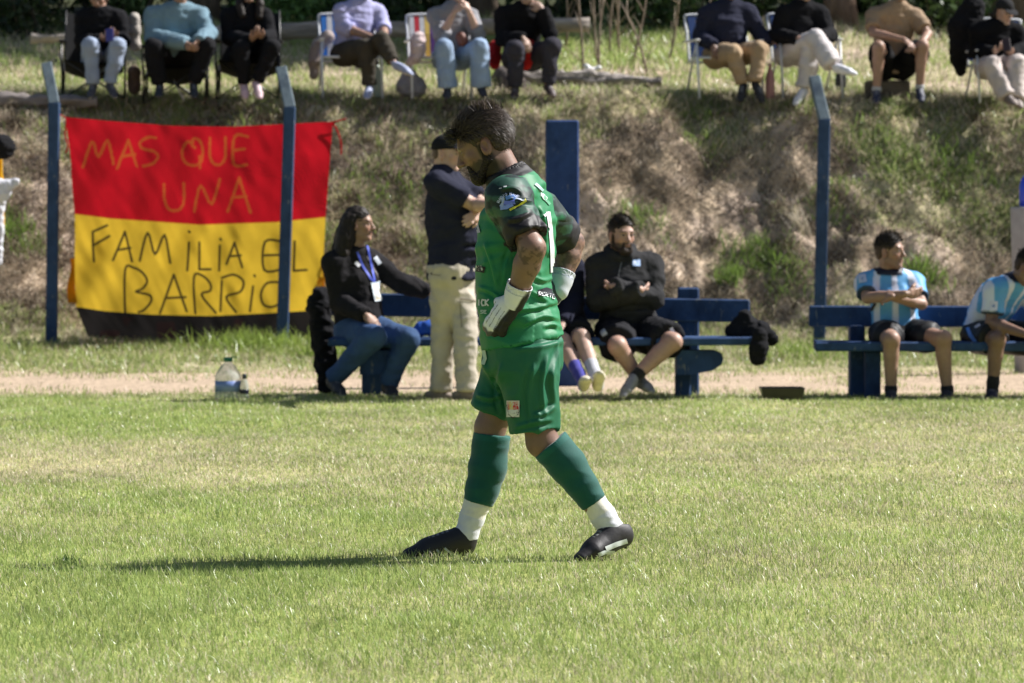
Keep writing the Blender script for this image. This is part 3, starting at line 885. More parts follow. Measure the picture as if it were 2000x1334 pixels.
# ------------------------------------------------------------------ grass
def blades(name, base, h, w, lean, col, mat, label, cat, seed=0, stiff=.35, kindstuff=True, parent=None, tipc=1.25):
    R = np.random.default_rng(seed); n = len(base)
    a = R.random(n) * 2 * np.pi; side = np.stack([np.cos(a), np.sin(a) * .7, 0 * a], 1)
    d = np.stack([R.normal(0, stiff, n) + lean[0], R.normal(0, stiff, n) + lean[1], np.ones(n)], 1)
    d /= np.linalg.norm(d, axis=1)[:, None]
    b = np.stack([R.normal(0, stiff, n), R.normal(0, stiff, n), -.15 * np.ones(n)], 1)
    hh = h[:, None]; ww = w[:, None] * .5
    m = base + d * hh * .55; t = base + d * hh * .95 + b * hh * .5
    V = np.stack([base - side * ww, base + side * ww, m - side * ww * .75, m + side * ww * .75, t], 1).reshape(-1, 3)
    k = np.arange(n)[:, None] * 5
    F = np.concatenate([k + np.array([[0, 1, 3]]), k + np.array([[0, 3, 2]]), k + np.array([[2, 3, 4]])], 1).reshape(-1, 3)
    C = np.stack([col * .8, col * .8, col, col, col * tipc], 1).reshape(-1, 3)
    o = mesh(name, V, F, mat, parent, np.clip(C, 0, 1))
    if parent is None:
        o['label'] = label; o['category'] = cat
    if kindstuff: o['kind'] = 'stuff'
    return o
def scatter(n, Y0, Y1, seed, power=1.0, margin=.25):
    """random ground points inside the strip, as wide as is ever looked at"""
    R = np.random.default_rng(seed)
    Y = Y0 + (Y1 - Y0) * R.random(n) ** power
    X = (R.random(n) * 2 - 1) * (Y / 8 + margin + Y * .035)
    return X, Y, R
def place(X, Y): return p3(X, Y, H(X, Y))
def gcol(V, R, dry, n):
    g1 = np.array((.25, .355, .10)); g2 = np.array((.43, .49, .18)); s1 = np.array((.64, .56, .42))
    t = R.random(n)[:, None]; c = g1 * (1 - t) + g2 * t
    isd = R.random(n) < np.clip(dry * .75 + .04, 0, .85)
    c[isd] = s1 * (.75 + .5 * R.random((isd.sum(), 1)))
    return c * (.8 + .4 * R.random((n, 1))) * (1 + .15 * vn(V * np.array([5, 2.5, 0]), 54) + .12 * vn(V * np.array([1.3, .8, 0]), 55))[:, None]
lawnV = []; 
def lawn(n, Y0, Y1, seed, hmul=1.0, wmul=1.0):
    X, Y, R = scatter(n, Y0, Y1, seed)
    V = place(X, Y); d = lawn_dry(V)
    tuft = sstep(.1, .5, vn(V * np.array([3.2, 2.2, 0]), 52)) 
    h = (.016 + .026 * R.random(n) ** 1.3) * (1 - .35 * d) * (1 + .35 * tuft) * hmul
    tall = R.random(n) < .012; h[tall] *= 1.8
    w = (.0018 + .0018 * R.random(n)) * wmul
    return V, h, w, gcol(V, R, d, n)
parts = [lawn(240000, 9.6, 17.5, 1), lawn(200000, 17.5, 24, 2, 1.0, 1.3), lawn(120000, 24, 29.1, 3, 1.0, 1.7)]
base, h, w, c = [np.concatenate([p[i] for p in parts]) for i in range(4)]
blades('lawn_grass', base, h, w, (-.10, 0), c, M_grass, 'short yellow green turf of the football pitch', 'grass', 5)
# rough grass between the dirt path and the fence, thin grass on the path edges
n = 52000
X, Y, R = scatter(n, 32.2, 37.5, 11)
V = place(X, Y); nn = fbm(V * np.array([.9, .9, 0]), 31, 4); keep = (Y + nn * 2.6 + R.random(n) * 1.2) > 34.2; V = V[keep]; m = len(V)
tf = sstep(0, .6, vn(V * 1.6, 61)); h = (.05 + .11 * R.random(m) * (.5 + tf)) * (.35 + .65 * sstep(33.2, 35.8, V[:, 1]))
cc = gcol(V, R, .12 + .3 * sstep(-.1, .5, fbm(V * .8, 62, 2)), m)
blades('verge_grass', V, h, .006 + .006 * R.random(m), (-.05, 0), cc * .85, M_grass, 'longer green grass along the foot of the wire fence', 'grass', 6, stiff=.4)
n = 15000
X, Y, R = scatter(n, 28.7, 33.6, 12)
V = place(X, Y); keep = vn(V * np.array([1.5, 1.5, 0]), 63) + 1.0 * (sstep(30.2, 28.8, V[:, 1]) + sstep(31.2, 33, V[:, 1])) > .42 - .5 * R.random(n) * (R.random(n) < .35); V = V[keep]; m = len(V)
blades('path_grass', V, .02 + .04 * R.random(m), .005 + .004 * R.random(m), (0, 0), gcol(V, R, .4, m), M_grass, 'thin tufts of grass on the edges of the sandy path', 'grass', 7)
# bank: dry litter and green grass
n = 230000
X, Y, R = scatter(n, 37.1, 40.6, 13, margin=.5)
V = place(X, Y); g = green_mask(V)
keep = R.random(n) < (1 - g) * .45 + .2 - .35 * bare(V[:, 0], V[:, 1]) + .45 * sstep(-.05, .4, vn(V * 2.6, 64)); V = V[keep]; m = len(V)
cc = np.array((.64, .55, .43)) * (.35 + 1.0 * R.random((m, 1))) * (1 + .5 * fbm(V * np.array([1.6, 1.6, 3]), 68, 3))[:, None]; dk = R.random(m) < .22; cc[dk] *= .4
blades('dry_bank_grass', V + (0, 0, .0), .05 + .13 * R.random(m) ** 2, .005 + .006 * R.random(m), (0, -.5), cc, M_dry, 'dead straw and litter covering the sandy bank', 'dry grass', 8, stiff=1.1)
n = 300000
X, Y, R = scatter(n, 37.2, 40.9, 14, margin=.5)
V = place(X, Y); g = green_mask(V); tuft = sstep(-.1, .45, vn(V * 2.2, 65) + .35 * vn(V * 6, 66))
keep = R.random(n) < sstep(.36, .75, g) * (.3 + .7 * tuft); V = V[keep]; m = len(V); g = g[keep]; tuft = tuft[keep]
lush = sstep(2.8, 4.0, V[:, 0]) * sstep(38.2, 38.8, V[:, 1])
cc = gcol(V, R, .45 - .3 * lush, m) * (.95 - .38 * lush)[:, None]
blades('bank_grass', V, (.035 + .10 * R.random(m) ** 1.4) * (.6 + .7 * tuft) * (1 - .2 * lush), .005 + .007 * R.random(m) + .004 * lush, (0, -.3), cc, M_grass, 'patchy green grass and weeds growing on the bank', 'grass', 9, stiff=.6)
n = 100000
X, Y, R = scatter(n, 39.0, 50, 15, margin=.5)
V = place(X, Y); p = fbm(V * np.array([.7, .5, 0]), 67, 3); keep = R.random(n) < .35 + 1.0 * p + .3; V = V[keep]; p = p[keep]; m = len(V)
cc = gcol(V, R, np.clip(.45 - p * 1.2 + .3 * sstep(41.5, 40.3, V[:, 1]), 0, 1), m)
blades('terrace_grass', V, .05 + .12 * R.random(m) ** 2 + .10 * sstep(44, 48, V[:, 1]), .008 + .008 * R.random(m), (0, 0), cc, M_grass, 'grass on the terrace behind the spectators', 'grass', 10, stiff=.45)

# dead brown scrub in clumps over the bare part of the bank
R = np.random.default_rng(99); pts = []
for k in range(150):
    cx = R.uniform(-5.6, 5.6); cy = R.uniform(37.3, 39.9)
    m = int(R.integers(40, 130)); sp_ = R.uniform(.04, .16); pts.append(np.stack([cx + R.normal(0, sp_, m), cy + R.normal(0, sp_ * .6, m), R.uniform(.5, 1.3) * np.ones(m)], 1))
pts = np.concatenate(pts); V = place(pts[:, 0], pts[:, 1]); m = len(V)
cc = np.array((.20, .155, .115)) * pts[:, 2:3] * (.4 + .9 * R.random((m, 1)))
blades('dry_scrub', V, (.05 + .11 * R.random(m)), .006 + .006 * R.random(m), (0, -.3), cc, M_dry, 'dark brown dead scrub in clumps on the bare bank', 'scrub', 17, stiff=.9)

# weeds that stand out on the bank and the verge
def weed(px, py, Y, n, h, spread, label, col, cat='weed', name='weed_tuft', lean=(0, -.1), mat=None, wd=.011, group=None, stiff=.5):
    p = P(px, py, Y); R = np.random.default_rng(int(px * 7 + py)); a = R.normal(0, 1, (n, 2)) * spread
    X = p[0] + a[:, 0]; Yy = p[1] + a[:, 1] * .6; V = place(X, Yy)
    c = np.asarray(col) * (.6 + .8 * R.random((n, 1)))
    o = blades(name, V, h * (.45 + .75 * R.random(n)), wd * (.6 + .6 * R.random(n)), lean, c, mat or M_grass, label, cat, int(px), stiff=stiff, kindstuff=False)
    if group: o['group'] = group
    return o
def bankY(px, py):
    """depth at which the photo ray meets the bank"""
    Y = np.linspace(34, 46, 1200); d = ray(px, py); z = CAM_H + d[2] / d[1] * Y; x = d[0] / d[1] * Y
    i = np.argmax(H(x, Y) > z); return Y[i] if i else 40.
GW = (.22, .34, .07)
for px, py, n_, h_, sp_, lb in [(1480, 510, 420, .20, .19, 'dark leafy weed clump on the bank between the hoodie man and the bent post'),
        (1250, 430, 260, .17, .16, 'green weed clump on the bank just above the seated man in the black hoodie'),
        (1425, 545, 160, .22, .06, 'upright light green grass tuft just above the middle of the right backrest'),
        (1800, 540, 260, .26, .12, 'tall yellow green grass tuft beside the head of the seated striped player'),
        (1620, 410, 200, .14, .12, 'low green weed on the bare bank right of the bent post'),
        (30, 460, 300, .20, .16, 'grey green weed clump on the bank left of the leftmost post'),
        (760, 380, 300, .15, .2, 'light green weed patch on the bank between banner and standing man'),
        (1870, 330, 420, .20, .24, 'lush dark green weed mass at the upper right of the bank'),
        (1730, 300, 300, .16, .22, 'lush green weed patch on the bank below the man on the block'),
        (1540, 545, 200, .16, .14, 'small green weed clump on the bank left of the bent post base'),
        (1380, 270, 240, .13, .18, 'low olive weed on the bare crest of the bank'),
        (610, 470, 200, .2, .1, 'green weed behind the right edge of the banner')]:
    weed(px, py, bankY(px, py), n_, h_, sp_, lb, np.array(GW) * (.62 if 'dark' in lb else .85))
for px, py, n_, h_, sp_, lb in [(500, 690, 700, .24, .30, 'long grass growing up in front of the banner and its right post'),
        (640, 690, 260, .20, .16, 'long grass tuft beside the coat on the left bench end'),
        (1560, 690, 300, .2, .2, 'light green grass tuft between the two benches')]:
    weed(px, py, 36.2 if px < 600 else 35.2, n_, h_, sp_, lb, (.24, .33, .07))
# dark tuft added to stand for the head of the goalkeeper's shadow on the lawn
weed(132, 1104, 15.1, 70, .05, .03, 'small dark green tuft standing in the lawn far left of the goalkeeper', (.04, .09, .02), name='grass_tuft', wd=.004)
dry = weed(1568, 455, bankY(1568, 455), 60, .26, .05, 'pale bundle of dead stalks leaning by the bent post', (.62, .56, .44), 'dry stalks', 'dry_stalks', lean=(-.5, .1), mat=M_dry, wd=.012, stiff=.3)
dry2 = weed(1265, 470, bankY(1265, 470), 30, .30, .04, 'pale broken dead branchlets right of the hooded man\'s head', (.5, .43, .33), 'dry stalks', 'dry_stalks', lean=(.8, .1), mat=M_dry, wd=.012, stiff=.35)

# ------------------------------------------------------------------ wood behind the terrace
def leaf_cloud(n, cen, rad, size, seed, flatz=1.0):
    R = np.random.default_rng(seed); d = R.normal(0, 1, (n, 3)); d /= np.linalg.norm(d, axis=1)[:, None]
    r = R.random(n) ** .45; p = d * r[:, None] * rad
    keep = vn(p * 1.1 + cen, seed) + .35 * vn(p * 3 + cen, seed + 1) > -.18; p = p[keep] + cen; m = len(p)
    a = nz3(R.normal(0, 1, (m, 3))); b = nz3(np.cross(a, R.normal(0, 1, (m, 3)))); s = size * (.5 + R.random((m, 1)))
    V = np.stack([p - a * s, p + b * s * .45, p + a * s, p - b * s * .45], 1).reshape(-1, 3)
    F = np.arange(m)[:, None] * 4 + np.arange(4)[None]
    c = np.array((.05, .085, .025)) * (.5 + 1.1 * R.random((m, 1)))
    return V, F, np.repeat(c, 4, 0)
def nz3(v): return v / np.linalg.norm(v, axis=1)[:, None]
def tree(px, Y, r, h, label, lean=0, seed=1, bark=(.16, .12, .09), crown=True, cat='tree', cs=2.6):
    x = (px - 1000) / 8000 * Y; z = float(H(x, Y)); root = empty('tree', (x, Y, z), label, cat, 'trees behind the terrace')
    R = np.random.default_rng(seed); M = MB(); b = np.array([x, Y, z - .1])
    pts = [b + np.array([lean * t * h + .05 * math.sin(t * 7 + seed), .04 * math.sin(t * 5), t * h]) for t in np.linspace(0, 1, 8)]
    M.tube(pts, [r * (1.35 if i == 0 else 1 - .5 * i / 7) for i in range(8)], 10, bark)
    for k in range(5):
        t = .55 + .09 * k; a = R.random() * 6.3; p = pts[int(t * 7)]; q = p + np.array([math.cos(a), math.sin(a) * .6, .7]) * 1.3
        M.tube([p, (p + q) / 2 + (0, 0, .1), q], [r * .4, r * .28, r * .1], 6, bark)
    M.build('trunk', M_bark, root, smooth=True)
    if crown:
        V, F, C = leaf_cloud(5200, pts[-1] + np.array([0, 0, .6]), np.array((cs, cs, cs * .62)), .14, seed)
        mesh('crown', V, F, M_leaf, root, C, smooth=False)
    return root
tree(1641, 48, .17, 6.2, 'tree with a sunlit reddish brown trunk behind the seated woman in white trousers', .0, 3, (.34, .22, .16))
tree(60, 47.5, .20, 6.5, 'dark tree trunk in the wood behind the far left spectator', .02, 4)
tree(395, 49, .22, 6.5, 'dark tree behind the man in the grey blue sweatshirt', .01, 5)
tree(700, 50, .18, 6.3, 'dark tree behind the man in the lilac shirt', -.02, 6)
tree(930, 51, .2, 6.3, 'dark tree behind the gap between the grey sweater and black shirt spectators', .02, 7)
tree(1330, 50, .22, 6.6, 'dark tree left of the man in the navy sweater', .0, 8)
tree(1960, 48, .24, 6.6, 'dark tree behind the rightmost spectator in a cap', .0, 9)
tree(1850, 50, .2, 6.4, 'dark tree behind the man in the tan T-shirt', .0, 10)
for k, (px, Y) in enumerate([(2260, 52), (2560, 54), (2900, 52), (3300, 55), (-250, 52)]):
    tree(px, Y, .2, 5.4, ['leafy tree just outside the right edge of the terrace', 'second leafy tree to the right of the terrace', 'third leafy tree to the right of the terrace', 'farthest leafy tree to the right of the terrace', 'leafy tree to the left of the terrace'][k], .0, 20 + k, cs=3.2)
# far mass of undergrowth
Vs = []
R = np.random.default_rng(77)
for k in range(46):
    x = -11 + 22 * k / 45 + R.normal(0, .2); Y = 53 + R.random() * 3; z = float(H(x, Y))
    V, F, C = leaf_cloud(1500, np.array([x, Y, z + 1.2]), np.array((1.2, 1.0, 1.7)), .11, 300 + k); Vs.append((V, F, C * .7))
for k in range(40):
    x = -12 + 25 * k / 39; Y = 56 + R.random() * 2; z = float(H(x, Y))
    V, F, C = leaf_cloud(900, np.array([x, Y, z + 3.4]), np.array((1.5, 1.0, 2.0)), .16, 400 + k); Vs.append((V, F, C * .6))
V, F, C = join(Vs)
tag(mesh('woodland', V, F, M_leaf, None, C, smooth=False), 'dark leafy wood closing the view behind the terrace', 'woodland', kind='stuff')
def shrub(px, py, Y, rx, rz, label, n=1500, tone=1.0, seed=1):
    p = P(px, py, Y); root = empty('shrub', (p[0], Y, float(H(p[0], Y))), label, 'shrub', 'shrubs at the edge of the wood')
    V, F, C = leaf_cloud(n, np.array([p[0], Y, p[2]]), np.array((rx, rx * .7, rz)), .055, seed); mesh('foliage', V, F, M_leaf, root, C * tone, smooth=False)
    M = MB(); b = np.array([p[0], Y, float(H(p[0], Y)) - .05]); R = np.random.default_rng(seed)
    for k in range(6):
        q = np.array([p[0] + R.normal(0, rx * .4), Y + R.normal(0, rx * .3), p[2] + R.random() * rz * .5]); M.tube([b, (b + q) / 2 + R.normal(0, .03, 3), q], [.02, .014, .006], 5, (.12, .09, .06))
    M.build('stem', M_bark, root, True)
shrub(1295, 25, 47.5, .8, .55, 'dark green shrub behind the bare saplings', seed=51, tone=1.3)
shrub(1830, 20, 47, .9, .5, 'dark shrub behind the seated man in the tan T-shirt', seed=52, tone=.7)
shrub(255, 25, 48, .5, .5, 'dark green shrub between the two leftmost spectators', seed=53, tone=1.4)
shrub(585, 15, 48.5, .8, .35, 'bright green shrub behind the woman in pink sneakers', seed=54, tone=3.2)
shrub(1480, 20, 47.5, .8, .45, 'dark shrub behind the two spectators in white chairs', seed=55, tone=.8)
shrub(30, 40, 47, .9, .55, 'dark shrub at the far left of the terrace', seed=56, tone=.7)
shrub(760, 25, 48, .8, .4, 'dark shrub behind the two striped chairs', seed=57, tone=.8)
shrub(1120, 15, 49, .8, .4, 'dark shrub behind the long log end', seed=58, tone=.7)
# bare saplings right of the black-shirted man
for k, (px, py, ln, tx) in enumerate([(1105, 95, 1.1, -.02), (1133, 165, 1.3, .0), (1160, 120, 1.2, .03), (1190, 110, 1.25, .10), (1215, 110, 1.2, -.05), (1240, 130, 1.0, .12), (1268, 150, .8, -.35), (1300, 120, .8, .25), (1338, 120, .9, .45), (1170, 160, 1.0, .06)]):
    Y = float(min(max(bankY(px, py), 40.5), 47)); p = P(px, py, Y); p[2] = float(H(p[0], Y)) - .03; M = MB(); R = np.random.default_rng(k)
    pts = [p + np.array([tx * t * ln + .03 * math.sin(4 * t + k), .02 * math.cos(3 * t), t * ln]) for t in np.linspace(0, 1, 6)]
    M.tube(pts, [.015, .014, .012, .010, .008, .004], 6, (.28, .22, .17))
    for j in range(5):
        q = pts[1 + j % 4]; e = q + np.array([R.normal(0, .12), R.normal(0, .08), .15 + .2 * R.random()]); M.tube([q, (q + e) / 2 + R.normal(0, .015, 3), e], [.007, .005, .002], 5, (.3, .24, .18))
    o = M.build('sapling', M_bark, None, True)
    tag(o, ['bare sapling nearest the long log end', 'tallest bare sapling in front, standing by the white plastic bag', 'straight bare sapling just right of the white bag', 'bare sapling leaning right in the middle of the thicket', 'bare sapling leaning slightly left in the middle of the thicket', 'bare sapling leaning right near the cracked log', 'short bare branch leaning steeply left behind the cracked log', 'short bare sapling leaning right beyond the cracked log', 'rightmost bare sapling leaning far to the right', 'thin bare sapling growing behind the cracked log middle'][k], 'sapling', 'bare saplings on the terrace')

# logs lying on the terrace
def log(a, b, ra, rb, label, col=(.30, .26, .23), seed=0, bumpy=.02):
    a = np.asarray(a, float); b = np.asarray(b, float); n = 40; m = 14; t = nz(b - a); u = nz(np.cross(t, UPV)); w = np.cross(u, t); V = []; F = []
    for i in range(n):
        s = i / (n - 1); c = a + (b - a) * s; r = ra + (rb - ra) * s
        for k in range(m):
            th = 2 * math.pi * k / m; d = math.cos(th) * u + math.sin(th) * w
            rr = r + bumpy * float(vn(np.array([[s * np.linalg.norm(b - a) * 5, math.cos(th) * 2, math.sin(th) * 2]]), seed)[0]) + bumpy * .5 * float(vn(np.array([[s * 30, math.cos(th) * 5, math.sin(th) * 5]]), seed + 1)[0])
            V.append(c + d * rr)
    for i in range(n - 1):
        for k in range(m):
            q = i * m + k; p = i * m + (k + 1) % m; F.append((q, p, p + m, q + m))
    F.append(tuple(range(m))[::-1]); F.append(tuple(range((n - 1) * m, n * m)))
    c = (a + b) / 2
    o = mesh('log', np.array(V), F, M_wood, None, col=np.array(col)); return tag(o, label, 'log')
UPV = np.array([0, 0, 1.])
log(P(330, 68, 45), P(1152, 48, 45), .095, .085, 'long straight log lying behind the left spectators')
log(P(60, 76, 43.6), P(200, 73, 43.6), .045, .06, 'thin pale log behind the leftmost spectator', (.42, .36, .31), 3)
log(P(-60, 194, 39.5), P(190, 200, 39.5), .07, .05, 'grey rotten log lying at the terrace edge by the left post', (.20, .175, .165), 5, .03)
log(P(1000, 152, 40.5), P(1292, 162, 40.5), .095, .055, 'grey cracked log lying right of the man in the black shirt', (.28, .25, .23), 7, .045)
log(P(1015, 178, 40.3), P(985, 150, 41.1), .13, .12, 'dark stump under the man in the black shirt', (.12, .10, .09), 9, .02)
# ------------------------------------------------------------------ fence, banner, benches
FY = 36.8
def bent_post(xb, yb, xm, ym, xt, yt, w, d, label, Y=FY):
    b = P(xb, yb, Y); m = P(xm, ym, Y); t = P(xt, yt, Y + .22); b[2] = float(H(b[0], Y)) - .15
    root = empty('fence_post', (b[0], Y, b[2] + .15), label, 'fence post', 'blue fence posts')
    def bar(a, c, name, w, d, eps=0):
        ax = nz(c - a); r = nz(np.array([1, 0, 0]) - ax * ax[0]); f = np.cross(ax, r)
        Mx = np.stack([r, f, ax], 1); M = MB(); L = np.linalg.norm(c - a)
        M.box((-w / 2, -d / 2, -eps), (w / 2, d / 2, L), (.030, .062, .135) if name == 'post' else (.12, .16, .19), .008, (Mx, a)); M.build(name, M_blue, root)  # arm coloured paler than the post: sunlight on its tilted face painted in
    bar(b, m, 'post', w, d); bar(m - np.array([0, .0, .01]), t, 'angled_arm', w * .96, d * .9, .02)
    return root
bent_post(100, 668, 106, 200, 91, 126, .100, .10, 'blue fence post with a bent top left of the banner')
bent_post(550, 662, 566, 208, 549, 134, .104, .10, 'blue fence post with a bent top crossing the right side of the banner', Y=36.7)
bent_post(1599, 675, 1610, 232, 1590, 152, .104, .10, 'blue fence post with a bent top behind the gap between the benches')
# wide blue pillar
p = P(1098, 235, 30.6); q = float(H(p[0], 30.6)); w = 65 / (8000 / 30.6) / 2
M = MB(); M.box((p[0] - w, 30.5, q - .1), (p[0] + w, 30.72, p[2]), (.030, .066, .19), .012)
tag(M.build('pillar', M_blue), 'wide flat blue pillar standing behind the goalkeeper', 'pillar')
# chain link wire
M = MB(); zb, zt = .25, 2.12; c = .075; x = -6.6
while x < 8.5:
    if -6.0 < x < -.35: x += c; continue
    for s_ in (1, -1):
        M.add([(x + k[0], FY + .22 + s_ * .001 + k[1], z) for z, o in ((zb, 0), (zt, s_ * (zt - zb))) for k in ((o - .0007, 0), (o + .0007, 0), (o, .002))], [(0, 1, 4, 3), (1, 2, 5, 4), (2, 0, 3, 5)])
    x += c
tag(M.build('chain_link_fence', M_wire), 'thin chain link wire stretched between the blue fence posts', 'wire fence')

# banner
def crop(px, py): return (px / 2.383, 180 + py / 2.383)
ST_Y = [[(390, 350), (432, 232), (462, 300), (505, 225), (528, 335)], [(545, 355), (600, 225), (640, 345)], [(570, 300), (630, 290)],
 [(728, 213), (690, 212), (655, 235), (665, 262), (715, 275), (738, 300), (715, 332), (670, 345)],
 [(900, 235), (870, 235), (850, 280), (862, 325), (900, 342), (935, 325), (946, 270), (930, 225), (903, 218), (895, 242), (908, 260)], [(930, 300), (932, 352)],
 [(980, 215), (978, 300), (1000, 335), (1030, 335), (1050, 300), (1052, 212)], [(1155, 207), (1095, 207), (1090, 335), (1150, 338)], [(1092, 270), (1140, 265)],
 [(765, 430), (765, 500), (785, 545), (830, 548), (855, 510), (855, 425)], [(905, 555), (935, 435), (985, 520), (1025, 405)], [(1060, 555), (1115, 400), (1165, 560)], [(1085, 490), (1145, 485)]]
ST_K = [[(435, 788), (432, 650)], [(432, 650), (500, 620)], [(432, 715), (508, 670)], [(522, 782), (580, 650), (612, 788)], [(545, 735), (605, 725)],
 [(648, 785), (685, 655), (720, 755), (765, 665), (790, 795)], [(868, 830), (878, 700)], [(879, 648), (882, 652)], [(925, 700), (925, 825), (978, 825)], [(1018, 830), (1022, 715)], [(1024, 683), (1027, 687)],
 [(1052, 800), (1090, 700), (1125, 815)], [(1065, 765), (1118, 760)], [(1310, 695), (1232, 697), (1228, 828), (1310, 825)], [(1230, 760), (1295, 758)], [(1370, 695), (1365, 832), (1425, 828)],
 [(578, 1025), (580, 825), (620, 818), (660, 840), (682, 880), (660, 915), (630, 930), (690, 945), (698, 975), (665, 1015), (640, 1025)],
 [(740, 1030), (805, 850), (865, 1020)], [(765, 960), (860, 955)], [(905, 1030), (900, 860), (940, 855), (975, 890), (975, 925), (935, 945), (1000, 1028)],
 [(1022, 1020), (1030, 880)], [(1030, 865), (1085, 850), (1130, 880), (1115, 930), (1050, 955), (1095, 1025)], [(1160, 1020), (1175, 905)], [(1182, 853), (1184, 858)],
 [(1300, 885), (1240, 890), (1212, 940), (1225, 990), (1270, 1000), (1310, 970), (1335, 920), (1300, 885)]]
def segdist(Q, strokes):
    d = np.full(len(Q), 1e9)
    for s_ in strokes:
        q = [np.array(crop(*t)) for t in s_]
        if len(q) > 3: q = [v[:2] for v in bez([np.append(v, 0) for v in q], 4)]
        for a, b in zip(q[:-1], q[1:]):
            ab = b - a; t = np.clip(((Q - a) @ ab) / max(ab @ ab, 1e-9), 0, 1); d = np.minimum(d, np.linalg.norm(Q - a - t[:, None] * ab, axis=1))
    return d
BY = 36.95
NU, NV = 520, 440
U, Vv = np.meshgrid(np.linspace(0, 1, NU), np.linspace(0, 1.16, NV), indexing='ij'); U = U.ravel(); Vv = Vv.ravel()
top = np.interp(U, [0, .15, .4, .62, .8, 1], [229, 236, 246, 248, 243, 238]); bot = np.interp(U, [0, .12, .3, .55, .8, 1], [600, 608, 615, 618, 612, 606])
lft = np.interp(Vv, [0, .25, .5, 1, 1.16], [130, 140, 145, 146, 168]); rgt = np.interp(Vv, [0, .5, 1, 1.16], [651, 636, 626, 622])
px = lft + (rgt - lft) * U; py = top + (bot - top) * np.minimum(Vv, 1) + np.maximum(Vv - 1, 0) * 360
Q = np.stack([px, py], 1)
dl = 0 * U
f1 = np.sin(((U + .75 * Vv) * 9 + 1.3 * np.sin(3 * U)) * 2) * .040 * np.exp(-U * 1.5) * sstep(0, .25, Vv)
f2 = .026 * vn(np.stack([(U * 12 + Vv * 5), Vv * 3.2 - U * 2, 0 * U], 1), 5) + .006 * vn(np.stack([U * 26 - Vv * 9, Vv * 7 + U * 3, 0 * U], 1), 6) 
f3 = .03 * np.sin(U * 2.3) * (1 - .3 * Vv) + .018 * np.abs(np.sin((U * 5 + Vv * .6) * 3.1)) * np.exp(-((Vv - .02) / .35) ** 2) * .6
dep = BY + f1 * 1.0 + f2 * .9 + f3 * .5 + .20 * (Vv - .5)
sx = 8000.0
VV = np.stack([(px - 1000) / sx, 0 * px, 0 * px], 1)
rays = np.stack([(px - 1000) / 8000, ct + (-(py - 667) / 8000) * st, -st + (-(py - 667) / 8000) * ct], 1)
VV = np.array([0, 0, CAM_H]) + rays * (BY / rays[:, 1])[:, None]; VV[:, 1] = dep
seam = np.interp(U, [0, .15, .5, .8, 1], [418, 427, 439, 434, 424])
red = lin((208, 26, 42)); yel = lin((250, 208, 66)); blk = np.array((.018, .016, .016))
C = mixc(np.tile(red * .85, (len(Q), 1)), yel * .85, sstep(-.8, .8, py - seam)[:]); C = mixc(C, blk, sstep(-.5, .5, py - bot))
C = mixc(C, lin((200, 150, 55)) * .8, sstep(3.6, 1.6, segdist(Q, ST_Y) + .8 * vn(np.stack([px, py, 0 * px], 1) * .3, 3)) * .36 * (py < seam))
C = mixc(C, (.02, .018, .016), sstep(3.2, 1.6, segdist(Q, ST_K)) * .93 * (py > seam))
rs = sstep(.25, .5, vn(np.stack([px, py * 1.4, 0 * px], 1) * .045, 8)) * (py > bot + 8); C = mixc(C, (.05, .012, .012), rs * .25)
i = np.arange(NU - 1)[:, None] * NV + np.arange(NV - 1)[None]
F = np.stack([i, i + NV, i + NV + 1, i + 1], -1).reshape(-1, 4)
bn = empty('banner', (VV[:, 0].mean(), BY, VV[:, 2].min()), 'red yellow and black cloth banner with hand painted letters tied to the fence', 'banner')
ban = mesh('cloth', VV, F, M_banner, bn, C)
redc = tuple(red * .8); K = lambda x, y, d=0: P(x, y, BY - .03 + d)
M = MB()
M.tube(bez([K(131, 232), K(122, 226), K(112, 222, -.05)]), .006, 6, redc)
M.tube(bez([K(131, 234), K(127, 262), K(132, 284), K(128, 300)]), [.009] * 24 + [.004], 6, redc)
M.build('left_tie', M_banner, bn, True); M = MB()
M.tube(bez([K(649, 239), K(660, 236), K(676, 232)]), .008, 6, redc); M.tube(bez([K(650, 240), K(660, 258), K(666, 280), K(666, 302)]), .009, 6, redc)
M.build('right_tie', M_banner, bn, True)
bn.children[-2].name = 'tie'; bn.children[-1].name = 'tie.001'
# yellow fringe cloth that hangs behind the left and right banner edges
for (a, b, lb) in (((142, 505), (140, 592), 'narrow strip of orange yellow cloth behind the left edge of the banner'), ((630, 520), (628, 570), 'narrow strip of yellow cloth behind the right edge of the banner')):
    M = MB(); pa, pb = P(*a, BY + .05), P(*b, BY + .06); nn = 10
    vs = []; 
    for k in range(nn + 1):
        t = k / nn; c = pa + (pb - pa) * t + np.array([.01 * math.sin(7 * t), .01 * math.sin(9 * t), 0]); w = .022 + .02 * t
        vs += [c + (-w, 0, 0), c + (w, 0.01, 0), c + (w, .014, 0), c + (-w, .004, 0)]
    fs = [(k * 4 + j, k * 4 + (j + 1) % 4, k * 4 + 4 + (j + 1) % 4, k * 4 + 4 + j) for k in range(nn) for j in range(4)] + [(3, 2, 1, 0), (nn * 4, nn * 4 + 1, nn * 4 + 2, nn * 4 + 3)]
    M.add(vs, fs, tuple(lin((235, 170, 30)) * .8)); tag(M.build('cloth_strip', M_banner), lb, 'cloth strip')

